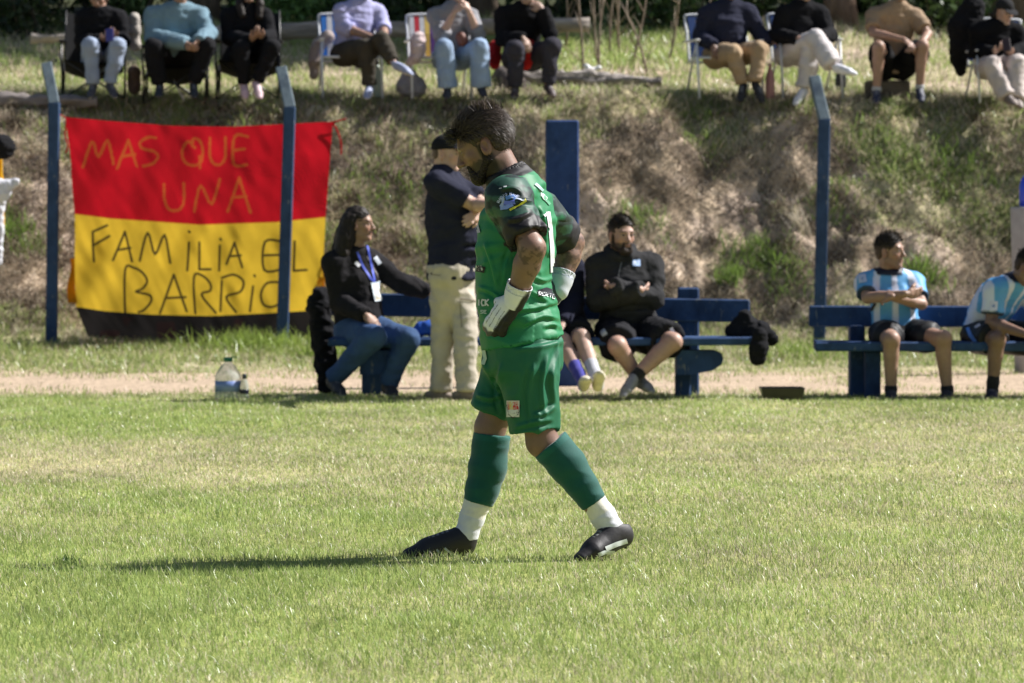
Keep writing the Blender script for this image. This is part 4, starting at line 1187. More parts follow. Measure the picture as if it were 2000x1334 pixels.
# benches
BL = (.030, .066, .160)
def plank(root, a, b, h, d, name, col=BL):
    """a, b: top-left and top-right points, h high, d deep"""
    a = np.asarray(a, float); b = np.asarray(b, float); ax = nz(b - a); f = nz(np.cross(UPV, ax)); u = np.cross(ax, f); M = MB()
    M.box((0, 0, -h), (np.linalg.norm(b - a), d, 0), col, .010, (np.stack([ax, f, u], 1), a)); return M.build(name, M_blue, root)
def post(root, px0, px1, Y, ztop, d, name='leg', col=BL):
    s = 8000 / Y; x0, x1 = (px0 - 1000) / s, (px1 - 1000) / s; M = MB(); M.box((x0, Y, -.05), (x1, Y + d, ztop), col, .012); return M.build(name, M_blue, root)
b1 = empty('bench', (.4, 28.8, 0), 'long blue wooden bench with a high backrest plank behind the goalkeeper', 'bench')
plank(b1, P(622, 571, 29.05), P(1465, 585, 28.95), .163, .045, 'backrest')
plank(b1, P(640, 661, 28.40), P(1478, 659, 28.30), .055, .42, 'seat')
post(b1, 706, 752, 28.84, .52, .20); post(b1, 1324, 1366, 29.0, .765, .12); post(b1, 1320, 1350, 28.62, .38, .2, 'seat_support'); post(b1, 1012, 1060, 28.8, .70, .2)
for x0 in (706, 1322):
    s = 8000 / 28.6; X0 = (x0 - 2 - 1000) / s; M = MB()
    prof = [(0, .34), (.26, .34), (.31, .32), (.325, .28), (.31, .24), (.25, .20), (.10, .17), (0, .17)]
    M.add([(X0 + a, y, z) for y in (28.42, 28.60) for a, z in prof], [tuple(range(8)), tuple(range(8, 16))[::-1]] + [(k, k + 8, (k + 1) % 8 + 8, (k + 1) % 8) for k in range(8)], (.030, .066, .165))
    M.build('seat_support', M_blue, b1)
b2 = empty('bench', (3.5, 28.8, 0), 'blue wooden bench at the right with two striped jersey players on it', 'bench')
plank(b2, P(1580, 597, 28.95), P(2160, 598, 28.85), .150, .05, 'backrest')
plank(b2, P(1592, 668, 28.40), P(2160, 668, 28.32), .065, .42, 'seat')
post(b2, 1661, 1690, 28.74, .5, .2); post(b2, 2100, 2130, 28.74, .5, .2)
s = 8000 / 28.6; M = MB(); X0 = (1690 - 1000) / s
M.box((X0, 28.55, -.04), (X0 + 30 / s, 28.74, .33), (.028, .062, .155), .012); M.build('seat_support', M_blue, b2)
for o in b2.children: pass

# rumpled cloth things
def cloth_blob(name, label, cat, px_pts, Y, r, mat, col, amp=.012, group=None, fr=14, thin=1.0, seed=1, parent=None):
    S = Sdf()
    pts = [(P(t[0], t[1], Y + (t[3] if len(t) > 3 else 0)), t[2] / (8000 / Y)) for t in px_pts]
    c = np.mean([p[0] for p in pts], 0)
    for (a, ra), (b, rb) in zip(pts[:-1], pts[1:]): S.rc(a, b, ra, rb, .03)
    V, F = S.mesh(.010); V[:, 1] = c[1] + (V[:, 1] - c[1]) * thin
    V = folds(V, F, amp, fr, seed)
    return tag(mesh(name, V, F, mat, parent, flat(V, col)), label, cat, group)
BK = (.012, .012, .014)
cloth_blob('coat', 'black coat draped over the left end of the long bench', 'coat', [(628, 582, 17), (622, 600, 20), (630, 650, 20), (636, 700, 19), (640, 755, 15)], 28.95, 1, M_knit, BK, .02)
cloth_blob('jacket', 'black jacket draped over the right end of the long bench seat', 'jacket', [(1440, 648, 18), (1455, 625, 14), (1468, 650, 18), (1490, 650, 16), (1508, 662, 8)], 28.55, 1, M_knit, BK, .02, seed=2)
cloth_blob('sleeve', 'empty black jacket sleeve hanging down from the bench end', 'jacket sleeve', [(1484, 655, 13), (1482, 680, 15), (1480, 698, 15)], 28.28, 1, M_knit, BK, .01, seed=4)
cloth_blob('bag', 'crumpled bright blue shirt lying on the bench seat left of the standing man', 'clothing', [(806, 655, 6), (822, 644, 10), (838, 640, 10), (850, 652, 8)], 28.5, 1, M_cloth, (.03, .10, .42), .015, seed=3)
bpy.data.objects['bag'].name = 'shirt'
# black tray on the path
M = MB(); a = P(1485, 757, 28.1); s = 8000 / 28.1
x0, x1, z1 = a[0], (1571 - 1000) / s, a[2]
V = []; w = .13
for (xx0, xx1, z, i_) in ((x0 + .03, x1 - .02, .0, .02), (x0, x1, z1, 0), (x0 + .012, x1 - .012, z1, .012), (x0 + .04, x1 - .03, .02, .03)):
    V += [(xx0, 28.0 + i_, z), (xx1, 28.0 + i_, z), (xx1, 28.0 + .3 - i_, z), (xx0, 28.0 + .3 - i_, z)]
F = [(3, 2, 1, 0)] + [(l * 4 + k, l * 4 + (k + 1) % 4, l * 4 + 4 + (k + 1) % 4, l * 4 + 4 + k) for l in range(3) for k in range(4)] + [(12, 13, 14, 15)]
M.add(V, F, (.010, .010, .011)); tag(M.build('crate', M_plastic), 'low black open crate standing on the path between the benches', 'crate')

# water jug and small bottle
M_glass = material('clear_plastic', (.80, .88, .86), rough=.12, spec=.5)
b_ = M_glass.node_tree.nodes['Principled BSDF']; b_.inputs['Transmission Weight'].default_value = .75; b_.inputs['IOR'].default_value = 1.12
s = 8000 / 28.3; jx = (445 - 1000) / s; r = 26 / s
jug = empty('water_jug', (jx, 28.3, 0), 'large clear plastic water jug with a green cap on the path', 'water jug')
M = MB(); M.lathe([(r * .92, 0), (r, .012), (r, .06), (r * .97, .065), (r, .07), (r, .165), (r * .9, .185), (r * .55, .235), (r * .26, .262), (r * .26, .275)], (jx, 28.3, 0), 28); M.build('bottle_body', M_glass, jug, True)
M = MB(); M.lathe([(r * .34, .262), (r * .34, .288), (r * .25, .292)], (jx, 28.3, .004), 20, tuple(lin((20, 110, 80)))); M.tube(bez([(jx + .01, 28.3, .285), (jx + .035, 28.3, .297), (jx + .06, 28.3, .293)]), .004, 6, tuple(lin((20, 110, 80)))); M.build('cap', M_plastic, jug, True)
M = MB(); n = 14; vs = []; cs = []
for k in range(n + 1):
    a = math.pi * (1.12 + .76 * k / n)
    for rr in (r + .0015, r + .0025):
        for z in (.062, .135): vs.append((jx + rr * math.cos(a), 28.3 + rr * math.sin(a), z))
fs = [(k * 4, k * 4 + 4, k * 4 + 5, k * 4 + 1) for k in range(n)] + [(k * 4 + 2, k * 4 + 3, k * 4 + 7, k * 4 + 6) for k in range(n)] + [(k * 4, k * 4 + 2, k * 4 + 6, k * 4 + 4) for k in range(n)] + [(k * 4 + 1, k * 4 + 5, k * 4 + 7, k * 4 + 3) for k in range(n)]
M.add(vs, fs, tuple(lin((120, 140, 190)))); o = M.build('label', M_plastic, jug, True)
sb = empty('small_bottle', (jx + .115, 28.25, 0), 'small plastic bottle with a dark band and cap beside the water jug', 'bottle'); q = jx + .115
M = MB(); M.lathe([(.028, 0), (.030, .01), (.030, .10), (.022, .135), (.012, .15), (.012, .16)], (q, 28.25, 0), 20, (.6, .6, .58)); M.build('bottle_body', M_glass, sb, True)
M = MB(); M.lathe([(.0310, .045), (.0316, .05), (.0316, .07), (.0310, .075)], (q, 28.25, 0), 20, (.01, .01, .03)); M.build('label', M_plastic, sb, True)
M = MB(); M.lathe([(.015, .150), (.015, .178), (.011, .182)], (q, 28.25, 0), 16, (.02, .03, .05)); M.build('cap', M_plastic, sb, True)

# left edge: white shirt, yellow ribbon, black cap hanging on the fence; right edge: concrete post and blue can
cloth_blob('shirt', 'white shirt hanging on the fence at the left edge', 'clothing', [(-60, 368, 22), (-20, 368, 24), (2, 372, 20), (16, 363, 9), (32, 355, 6)], 36.9, 1, M_cloth, (.68, .68, .74), .012, seed=6, thin=.5)
cloth_blob('shirt_tail', 'white cloth end hanging down below the white shirt at the left edge', 'clothing', [(-12, 395, 22), (-14, 450, 18), (-12, 508, 15)], 36.95, 1, M_cloth, (.68, .68, .74), .012, seed=7, thin=.5)
cloth_blob('ribbon', 'yellow ribbon hanging beside the white shirt at the left edge', 'ribbon', [(-2, 305, 6), (-1, 350, 6), (2, 400, 6), (5, 446, 4)], 37.02, 1, M_cloth, tuple(lin((240, 175, 25)) * .8), .003, seed=8, thin=.6)
cloth_blob('knit_hat', 'fuzzy black knitted hat hanging on the fence at the left edge', 'hat', [(-14, 286, 20), (4, 287, 21), (10, 289, 17)], 36.9, 1, M_knit, BK, .014, seed=9)
g = P(2000, 404, 33); M = MB(); s = 8000 / 33
M.lathe([(.085, -.02), (.092, .3), (.115, 1.0), (.125, g[2] - .02), (.12, g[2])], ((2003 - 1000) / s, 33, 0), 26, (.36, .35, .36)); tag(M.build('concrete_post', material('rough_concrete', None, rough=.95, bump=.8, bscale=50, var=.15), None, True), 'tapered grey concrete post at the right edge behind the benches', 'post')
M = MB(); M.lathe([(.055, 0), (.065, .01), (.065, .17), (.05, .22), (.03, .25)], ((2006 - 1000) / s, 33, g[2]), 20, (.02, .06, .65)); tag(M.build('blue_can', M_plastic, None, True), 'bright blue plastic can on top of the concrete post', 'can')

# ------------------------------------------------------------------ chairs
WH = (.72, .74, .78)
def lawn_chair(px, Y, yaw, label, stripes, w=.27, sh=.40, top=.84, arm=.56, dz=0):
    X = (px - 1000) / 8000 * Y; z0 = float(Hs(X, Y)) + dz; a = math.radians(yaw)
    R_ = np.array([[math.cos(a), -math.sin(a), 0], [math.sin(a), math.cos(a), 0], [0, 0, 1]]); o = np.array([X, Y, z0])
    T = lambda x, y, z: R_ @ np.array([x, y, z]) + o
    root = empty('folding_chair', (X, Y, z0), label, 'folding chair', 'folding lawn chairs on the terrace')
    M = MB()
    M.tube([T(-w, -.22, sh), T(w, -.22, sh)], .0125, 8, WH); M.tube([T(-w, .2, sh - .03), T(w, .2, sh - .03)], .0125, 8, WH)
    for s_ in (-1, 1): M.tube([T(s_ * w, -.22, sh), T(s_ * w, .2, sh - .03)], .0125, 8, WH)
    M.build('seat_frame', M_metal, root, True); M = MB()
    M.tube(bez([T(-w, .16, sh - .03), T(-w, .26, sh + .25), T(-w, .33, top - .05), T(-w + .05, .335, top), T(w - .05, .335, top), T(w, .33, top - .05), T(w, .26, sh + .25), T(w, .16, sh - .03)], 5), .0125, 8, WH)
    M.build('back_frame', M_metal, root, True)
    for s_ in (-1, 1):
        M = MB(); M.tube([T(s_ * (w + .02), -.20, arm), T(s_ * (w + .02), -.31, 0)], .0125, 8, WH); M.build('front_leg', M_metal, root, True)
        M = MB(); M.tube([T(s_ * (w + .005), -.16, arm - .01), T(s_ * (w + .005), .02, sh - .03), T(s_ * (w + .005), .28, 0)], .0125, 8, WH); M.build('rear_leg', M_metal, root, True)
        M = MB(); M.box((s_ * (w + .02) - .022, -.25, arm), (s_ * (w + .02) + .022, .25, arm + .022), (.75, .73, .72), .007, (R_, o)); M.build('armrest', M_plastic, root)
    n = len(stripes); W_ = 2 * (w - .02); bw = W_ / n; M = MB(); M2 = MB()
    for k, c in enumerate(stripes):
        x0 = -w + .02 + k * bw
        M.box((x0 + .002, -.22, sh + .006), (x0 + bw - .002, .18, sh + .010), c, 0, (R_, o + np.array([0, 0, -.004])))
        V = [T(x, y, z) for (y, z) in ((.185, sh + .02), (.25, sh + .25), (.325, top - .01), (.331, top - .01), (.256, sh + .25), (.191, sh + .02)) for x in (x0 + .002, x0 + bw - .002)]
        M2.add(V, [(0, 1, 3, 2), (2, 3, 5, 4), (4, 5, 7, 6), (6, 7, 9, 8), (8, 9, 11, 10), (10, 11, 1, 0), (0, 2, 8, 10), (2, 4, 6, 8), (1, 11, 9, 3), (3, 9, 7, 5)], c)
    M.build('seat_webbing', M_fabric, root); M2.build('back_webbing', M_fabric, root)
    return root
W1 = (.6, .6, .62); Bx = (.03, .16, .50); Nv = (.02, .05, .16)
lawn_chair(683, 40.05, 8, 'white framed folding chair with blue striped webbing under the man in the lilac shirt', [Bx, W1, Bx, Bx, W1, Bx, Bx, W1, Bx])
Rd = (.55, .04, .06); Ye = (.7, .5, .12); Pu = (.12, .06, .25)
lawn_chair(856, 40.05, 8, 'white framed folding chair with rainbow striped webbing under the woman in light jeans', [W1, Rd, W1, Ye, Pu, Rd, W1, Ye, Rd, W1])
lawn_chair(1412, 40.05, 12, 'white framed folding chair under the man in khaki trousers', [Nv, Nv, W1, Nv, Nv, W1, Nv], w=.30)
lawn_chair(1570, 40.1, 12, 'white framed folding chair under the woman in white trousers and white sneakers', [Nv, W1, Nv, Nv, W1, Nv], w=.28)
lawn_chair(1955, 40.1, 10, 'white framed folding chair under the spectator in the dark cap', [Nv, W1, Nv, Nv, W1, Nv], w=.29, arm=.50)
def camp_chair(px, Y, yaw, label):
    X = (px - 1000) / 8000 * Y; z0 = float(Hs(X, Y)); a = math.radians(yaw)
    R_ = np.array([[math.cos(a), -math.sin(a), 0], [math.sin(a), math.cos(a), 0], [0, 0, 1]]); o = np.array([X, Y, z0])
    T = lambda x, y, z: R_ @ np.array([x, y, z]) + o
    root = empty('camp_chair', (X, Y, z0), label, 'camp chair', 'black camp chairs on the terrace'); c = (.02, .02, .022)
    w = .30
    for (p, q) in (((-w, -.25, .02), (w - .04, -.22, .38)), ((w, -.25, .02), (-w + .04, -.22, .38)), ((-w, .22, .02), (w - .04, .2, .38)), ((w, .22, .02), (-w + .04, .2, .38)),
                   ((-w, -.25, .02), (-w, .20, .38)), ((w, -.25, .02), (w, .20, .38)), ((-w, .22, .02), (-w, -.2, .38)), ((w, .22, .02), (w, -.2, .38))):
        M = MB(); M.tube([T(*p), T(*q)], .009, 6, c); M.build('leg', M_metal, root, True)
    for s_ in (-1, 1):
        M = MB(); M.tube([T(s_ * w, -.24, .02), T(s_ * (w + .01), -.22, .58)], .009, 6, c); M.build('front_upright', M_metal, root, True); M = MB(); M.tube([T(s_ * w, .20, .1), T(s_ * (w - .02), .30, .90)], .009, 6, c); M.build('upright', M_metal, root, True)
        M = MB(); M.box((s_ * w - .035, -.25, .575), (s_ * w + .035, .24, .590), c, .004, (R_, o)); M.build('armrest', M_fabric, root)
    n = 12; V = []
    for z_ in (0, .012):
        for i in range(n + 1):
            for j in range(n + 1):
                u_, v_ = i / n, j / n; x = -w + .02 + 2 * (w - .02) * u_; sag = .07 * math.sin(math.pi * u_)
                if v_ < .5: t = v_ * 2; y = -.24 + .42 * t; z = .40 - .10 * t - sag * (.5 + .5 * t)
                else: t = (v_ - .5) * 2; y = .18 + .12 * t + sag * .8; z = .30 + .58 * t - sag * (1 - t) - .03 * math.sin(math.pi * u_) * t
                V.append(T(x, y + (z_ if v_ > .5 else 0), z - (z_ if v_ <= .5 else 0)))
    m = n + 1; q = [(i * m + j, (i + 1) * m + j, (i + 1) * m + j + 1, i * m + j + 1) for i in range(n) for j in range(n)]
    q += [tuple(k + m * m for k in f[::-1]) for f in q]
    M = MB(); M.add(V, q, c); M.build('seat_sling', M_fabric, root, True)
    return root
camp_chair(185, 40.0, 4, 'black folding camp chair under the leftmost spectator in pale trousers')
camp_chair(345, 40.0, 0, 'black folding camp chair under the man in the grey blue sweatshirt')
camp_chair(487, 40.05, 0, 'black folding camp chair under the woman in pink sneakers')
# small things on the terrace
cloth_blob('coat', 'beige coat hanging over the back of the blue striped chair', 'coat', [(640, 72, 12), (620, 90, 12), (614, 120, 11), (613, 146, 8)], 40.2, 1, M_cloth, (.36, .30, .28), .008, seed=11)
cloth_blob('coat', 'cream jacket hanging between the two leftmost camp chairs', 'coat', [(262, 35, 10), (262, 60, 11), (264, 90, 11)], 40.2, 1, M_cloth, (.42, .38, .34), .008, seed=12)
cloth_blob('bag', 'brown cloth bag standing between the two leftmost camp chairs', 'bag', [(262, 140, 12), (262, 170, 13)], 40.1, 1, M_cloth, (.15, .11, .09), .008, seed=13)
cloth_blob('backpack', 'grey backpack on the grass between the two striped chairs', 'backpack', [(795, 168, 20), (812, 170, 18), (800, 150, 14)], 39.9, 1, M_cloth, (.30, .29, .32), .012, seed=14)
cloth_blob('bag', 'pink and white bag hanging on the arm of the rainbow striped chair', 'bag', [(818, 76, 12), (816, 96, 12), (812, 112, 9), (800, 122, 5)], 39.75, 1, M_cloth, (.60, .48, .48), .014, seed=15)
cloth_blob('cloth', 'red cloth hanging between the knees of the man in the black shirt', 'cloth', [(1030, 88, 12), (1030, 105, 16), (1026, 122, 13)], 39.85, 1, M_cloth, (.50, .02, .02), .010, seed=16)
cloth_blob('cushion', 'dark red cushion beside the left leg of the man in the black shirt', 'cushion', [(966, 92, 12), (964, 112, 13), (966, 125, 10)], 40.1, 1, M_cloth, (.30, .015, .02), .006, seed=17)
cloth_blob('coat', 'black coat with white stripes hanging over the chair of the rightmost spectator', 'coat', [(1900, 15, 22), (1885, 55, 30), (1880, 95, 24), (1873, 115, 14), (1877, 140, 8)], 40.3, 1, M_knit, BK, .014, seed=18)
o_ = cloth_blob('white_bag', 'small crumpled white plastic bag on the grass above the cracked log', 'plastic bag', [(1146, 131, 5), (1150, 137, 6), (1162, 138, 4), (1170, 134, 4)], 41.4, 1, M_plastic, (.75, .75, .75), .012, seed=19)
cloth_blob('handbag', 'small brown leather pouch held in the lap of the woman in light jeans', 'pouch', [(900, 72, 10), (904, 80, 11)], 39.72, 1, M_shoe, (.16, .05, .03), .003, seed=20)
# block seat
a = P(1690, 158, 40.1); b = P(1775, 200, 40.1); M = MB(); M.box((a[0], 39.95, b[2] - .1), (b[0], 40.25, a[2]), (.10, .085, .07), .02); tag(M.build('block', M_wood), 'low dark wooden block under the man in the tan T-shirt', 'block')
def bottle(px, pyb, Y, h, r, col, label, capc, name='bottle', cat='bottle'):
    p = P(px, pyb, Y); root = empty(name, tuple(p), label, cat)
    M = MB(); M.lathe([(r * .9, 0), (r, .01), (r, h * .6), (r * .5, h * .82), (r * .35, h * .9)], tuple(p), 18, col); M.build('bottle_body', M_plastic, root, True)
    M = MB(); M.lathe([(r * .42, h * .88), (r * .42, h), (r * .3, h * 1.01)], tuple(p), 14, capc); M.build('cap', M_plastic, root, True)
bottle(1504, 193, 39.7, .34, .045, (.42, .20, .20), 'pink plastic bottle on the grass between the two white chairs', (.5, .3, .3))
bottle(1642, 196, 40.4, .38, .055, (.012, .012, .012), 'black thermos flask behind the chair of the woman in white trousers', (.02, .02, .02), 'thermos', 'thermos')
bottle(737, 190, 39.9, .36, .04, (.35, .42, .38), 'slim clear bottle by the foot of the man in the lilac shirt', (.1, .1, .1))
M = MB(); M.tube([P(262, 118, 40.5) + (.5, 0, 0), P(358, 196, 39.6)], .012, 6, (.62, .58, .52)); 
M = MB(); M.tube([P(332, 140, 40.2), P(359, 196, 39.7)], .011, 6, (.62, .58, .52)); tag(M.build('stick', M_wood, None, True), 'thin pale stick leaning under the camp chair of the man in the sweatshirt', 'stick')
# ------------------------------------------------------------------ the goalkeeper
KY = 15.38
S1 = lin((150, 100, 78)) * .95
KSKIN = np.array((.27, .155, .115)) * .8
G1 = np.array((.016, .175, .070)); G2 = np.array((.011, .115, .058)); G3 = np.array((.005, .078, .064))
def kpaint(V, C, j):
    for k in (0, 1):
        a, b = j['el'][k], j['wr'][k]; ab = b - a; t = ((V - a) @ ab) / (ab @ ab); d = np.linalg.norm(V - a - np.clip(t, 0, 1)[:, None] * ab, axis=1)
        u = j['sh'][k]; on = (t > -.15) * (t < 1) * (d < .075)
        n = vn(V * 55, 70 + k) + .6 * vn(V * 110, 71)
        C = mixc(C, C * .25, sstep(.05, .2, n) * on * .62 * (vn(V * 11, 75) > -.25))
    return C
kp = dict(zg=0, res=.5, hs=1.03, g=1.05, sw=.188, ag=1.16, shrink=.045, yaw=-110, hyaw=-95, head=-93, pitch=26, hair=None, seed=31, skin=KSKIN,
    pel=(1018, 640), roll=.17, sc=(1026, 394), nb=(992, 342), hd=(944, 283), mid=(1006, 530), lg=.98, fold=.0,
    el=[(1116, 474, .31), (1040, 485, -.29)], wr=[(1092, 560, .25), (1006, 584, -.21)], wr_=[(1092, 560, .25), (1004, 586, -.21)],
    kn=[(958, 838, .10), (1060, 862, -.09)], an=[(911, 1046, .10), (1196, 1036, -.09)], toe=[(787, 1088, .06), (1126, 1099, -.21)],
    footup=[(0, 0, 1), (-.30, 0, .95)], ss=1.16, shoe=((.013, .011, .014), (.03, .03, .035)),
    ha=[((1036, 612, .17), (0, -1, 0), .3, 1), ((952, 654, -.17), (.38, .9, -.25), .3, -1)],
    beard=np.array((.022, .014, .010)), beardgeo=1.08, shut=True, paint=kpaint)
keeper = person('goalkeeper in green shirt, shorts and socks walking left with hands on hips, head bowed', KY, kp)
kk = kp['_']; K = lambda x, y, d=0: P(x, y, KY + d); R, Fr = kk['R'], kk['Fr']
# hair
W, ax, r_, f_, u_ = kk['Hf']
V, F, C = hair_mesh(kk['Hf'], 1.03, .0032, np.array((.018, .013, .010)), 'short', vol=1.5, seed=3, nz_=.75, fade=KSKIN)
def hbase(Rg):
    while True:
        d = Rg.normal(0, 1, 3); d /= np.linalg.norm(d)
        if (d[2] > .05 + .15 * d[1] or (d[1] < -.25 and d[2] > -.62)) and not (d[1] > .75 and d[2] < .35): break
    nn = nz(d[0] * r_ + d[1] * f_ + d[2] * u_)
    return W(d[0] * .080, -.012 + d[1] * .104, .036 + d[2] * .096), nn
def hflow(p, nn, Rg): 
    d = -f_ * .8 - u_ * (.25 if (p - W(0, 0, 0)) @ u_ > .06 else 1.1) + Rg.normal(0, .25, 3); d = d - nn * (d @ nn); return nz(nz(d) + nn * .36)
def fflow(p, nn, Rg): return nz(f_ * .55 - u_ * .15 + nn * .5 + Rg.normal(0, .25, 3))
V2, F2, C2 = strands(None, f_, r_, u_, 1, (.060, .043, .034), 7500, hbase, .036, .0032, 5, hflow)  # browner than the base hair: sunlit highlights put into the strand colour
def tb(Rg):
    a, b = Rg.normal(0, .022), Rg.normal(-.055, .022); return W(a, b, .122 - .35 * abs(b + .03)), u_
V3, F3, C3 = strands(None, f_, r_, u_, 1, (.09, .066, .052), 1400, tb, .034, .0024, 6, lambda p, nn, Rg: nz(-f_ * .25 + u_ * .8 + Rg.normal(0, .3, 3)))  # palest locks at the crown, sun highlight painted into them
def fb(Rg): return W(Rg.normal(0, .04), .085 + Rg.normal(0, .008), .075 + Rg.normal(0, .012)), nz(f_ + u_)
V4, F4, C4 = strands(None, f_, r_, u_, 1, (.03, .022, .017), 1400, fb, .022, .0016, 7, fflow)
V, F, C = join([(V, F, C), (V2, F2, C2), (V3, F3, C3), (V4, F4, C4)])
mesh('hair', V, F, M_hairf, keeper, C)
# jersey
near, far = 1, 0
sh, el, wr, kn, an = kk['sh'], kk['el'], kk['wr'], kk['kn'], kk['an']
S = Sdf()
sec = [(K(1022, 668), R, Fr, .196, .150), (K(1014, 625), R, Fr, .184, .138), (K(1007, 560), R, Fr, .170, .132), (K(1007, 485), R, Fr, .182, .138), (K(1013, 425), R, Fr, .178, .130), (K(1016, 385), R, Fr, .140, .100), (K(996, 352), R, Fr, .075, .072)]
S.loft(sec, k=.04, cut0=True, cut1=False, e=.02)
send = []
for k in (0, 1):
    e = sh[k] * .22 + el[k] * .78; send.append(e)
    S.rc(K(1008, 368), sh[k], .058, .066, .05); S.rc(sh[k], e, .070, .068, .05, cut1=True)
    S.rc(sh[k], el[k] * 1.2 - sh[k] * .2, .050, .060, .006, 's') if False else None
    dirn = nz(e - sh[k]); S.rc(e - dirn * .05, e + dirn * .05, .054, .058, .004, 's')
S.rc(K(1000, 362), K(978, 318), .074, .060, .004, 's')
S.rc(K(1000, 366), K(984, 334), .084, .073, .01, cut1=True); S.rc(K(1000, 362), K(975, 312), .073, .060, .004, 's')
V, F = S.mesh(.0052)
px = 1000 + V[:, 0] / V[:, 1] * 8000
# draped folds: pull lines from the armpit to the waist and soft crumples
def crease(V, F, strokes, amp, w):
    N = vnorm(V, F); X = 1000 + V[:, 0] / V[:, 1] * 8000
    dz = V[:, 2] - CAM_H; ph = np.arctan2(dz, V[:, 1]) + TILT; Yp = 667 - np.tan(ph) * 8000
    Q = np.stack([X, Yp], 1); fr = np.clip(-N[:, 1] * 1.5 + .4, 0, 1)
    for st_ in strokes:
        q = [v[:2] for v in bez([np.array([a, b, 0.]) for a, b in st_], 5)]; d = np.full(len(Q), 1e9); sg = np.zeros(len(Q)); L = len(q) - 1; tt = np.zeros(len(Q))
        for i, (a, b) in enumerate(zip(q[:-1], q[1:])):
            ab = b - a; t = np.clip(((Q - a) @ ab) / max(ab @ ab, 1e-9), 0, 1); r = Q - a - t[:, None] * ab; dd = np.linalg.norm(r, axis=1); m = dd < d
            d[m] = dd[m]; sg[m] = np.sign(ab[0] * r[m, 1] - ab[1] * r[m, 0]); tt[m] = (i + t[m]) / L
        e = sstep(0, .25, tt) * sstep(1, .7, tt); x = d * sg / w
        V = V + N * (amp * e * fr * (np.exp(-x * x) - .7 * np.exp(-(x - 1.5) ** 2)))[:, None]
    return V
def kfold(V, F):
    N = vnorm(V, F); z = V[:, 2]
    q = V - K(1040, 470, 0); rr = np.linalg.norm(q, axis=1)
    ang = np.arctan2(q[:, 0], q[:, 2])
    lo = sstep(1.35, .95, z)
    a = .0065 * (1 - 2 * np.abs(vn(p3(ang * 3.2, V[:, 1] * 2.0, rr * 1.6) + 3, 81))) * sstep(.05, .2, rr)
    b = .0085 * (1 - 2 * np.abs(vn(V * np.array([5, 5, 13]) + p3(0 * z, 0 * z, V[:, 0] * 5), 82))) * (.35 + .9 * np.exp(-((z - 1.0) / .10) ** 2))
    c = .004 * (1 - 2 * np.abs(vn(V * 15, 83)))
    return V + N * (a + b + c)[:, None]
V = kfold(V, F); V = smooth(V, F, 1, .35)
V = crease(V, F, [[(985, 548), (1030, 566), (1088, 600)], [(1000, 606), (1045, 602), (1094, 588)], [(1015, 640), (1060, 618), (1098, 626)], [(945, 470), (962, 520), (972, 566)], [(932, 560), (960, 570), (985, 592)], [(1002, 480), (988, 520), (984, 560)],
    [(1052, 400), (1064, 440), (1066, 500)], [(1058, 640), (1080, 634), (1102, 645)], [(1040, 540), (1062, 548), (1086, 540)], [(975, 372), (1000, 368), (1022, 380)], [(990, 430), (1012, 428), (1040, 412)], [(1000, 400), (1024, 392), (1045, 398)]], .0085, 4.2)
C = flat(V, G1)
camo = sstep(-.05, .25, vn(V * np.array([16, 16, 34]), 84) + .4 * vn(V * 60, 85))
for k in (0, 1):
    a, b = sh[k], send[k]; ab = b - a; L = np.linalg.norm(ab); t = ((V - a) @ ab) / L; d = np.linalg.norm(V - a - (t[:, None] * ab / L), axis=1)
    s_ = 1 if k == 1 else -1
    side = (V - K(1012, 430)) @ R * s_
    m = sstep(.100, .096, d - .10 * np.clip(-t, 0, .1)) * sstep(-.075, -.07, t) * sstep(.085, .09, side)
    C = mixc(C, mixc(np.tile((.010, .022, .020), (len(V), 1)), (.030, .085, .062), camo), m)
    C = mixc(C, (.014, .012, .015), sstep(L - .058, L - .054, t) * (d < .11) * (side > .08))
ct_ = K(1000, 366); cu = nz(K(980, 322) - ct_); t = (V - ct_) @ cu; d = np.linalg.norm(V - ct_ - t[:, None] * cu, axis=1)
C = mixc(C, (.013, .012, .014), sstep(.020, .025, t) * (d < .12))
jer = mesh('jersey', V, F, M_jersey, keeper, C)
bvj = bvh_of([jer])
wt = (.60, .62, .64); SW = (.55, .58, .75)
decal('back_number', bvj, [([(1069, 414), (1073, 440), (1077, 485), (1078, 532)], 8, wt), ([(1062, 422), (1071, 415)], 5, wt)], jer)
decal('back_print', bvj, [([(1060, 384), (1073, 400)], 5, (.10, .30, .18)), ([(1045, 360), (1060, 372)], 5, (.4, .6, .62))] + word('NEZ', 1056, 376, 4.5, 8, 1.4, (.5, .58, .54), (.72, .69), (-.1, 1)), jer)
lt = (.25, .33, .60)
arc = []
for i, ch in enumerate('RADIO BASE'):
    a = math.radians(200 + 12.5 * i); cx, cy = 996, 401
    x, y = cx + 25 * math.cos(a), cy + 24 * math.sin(a); dx = (-math.sin(a), math.cos(a)); dy = (-math.cos(a), -math.sin(a))
    arc += word(ch, x - dx[0] * 2.2, y - dx[1] * 2.2, 4.4, 5.2, 1.1, (.50, .55, .75), dx, dy)
decal('sleeve_emblem', bvj, arc + [([(982, 385), (984, 396), (979, 404)], 6, (.35, .42, .65)), ([(988, 388), (1000, 384), (1008, 388)], 7, (.12, .25, .60)), ([(984, 396), (996, 397), (1006, 394)], 8, (.16, .20, .62)),
   ([(978, 406), (990, 405), (1002, 399)], 8, (.22, .30, .70)), ([(998, 386), (1014, 390), (1026, 392)], 2.2, (.6, .65, .8)), ([(996, 411), (1010, 403), (1027, 391)], 4.5, (.65, .62, .05)), ([(985, 388), (984, 398)], 2, (.6, .55, .12)), ([(976, 369), (981, 368)], 1.5, wt), ([(984, 366), (990, 365)], 1.5, wt)], jer)
dk = (.01, .012, .02)
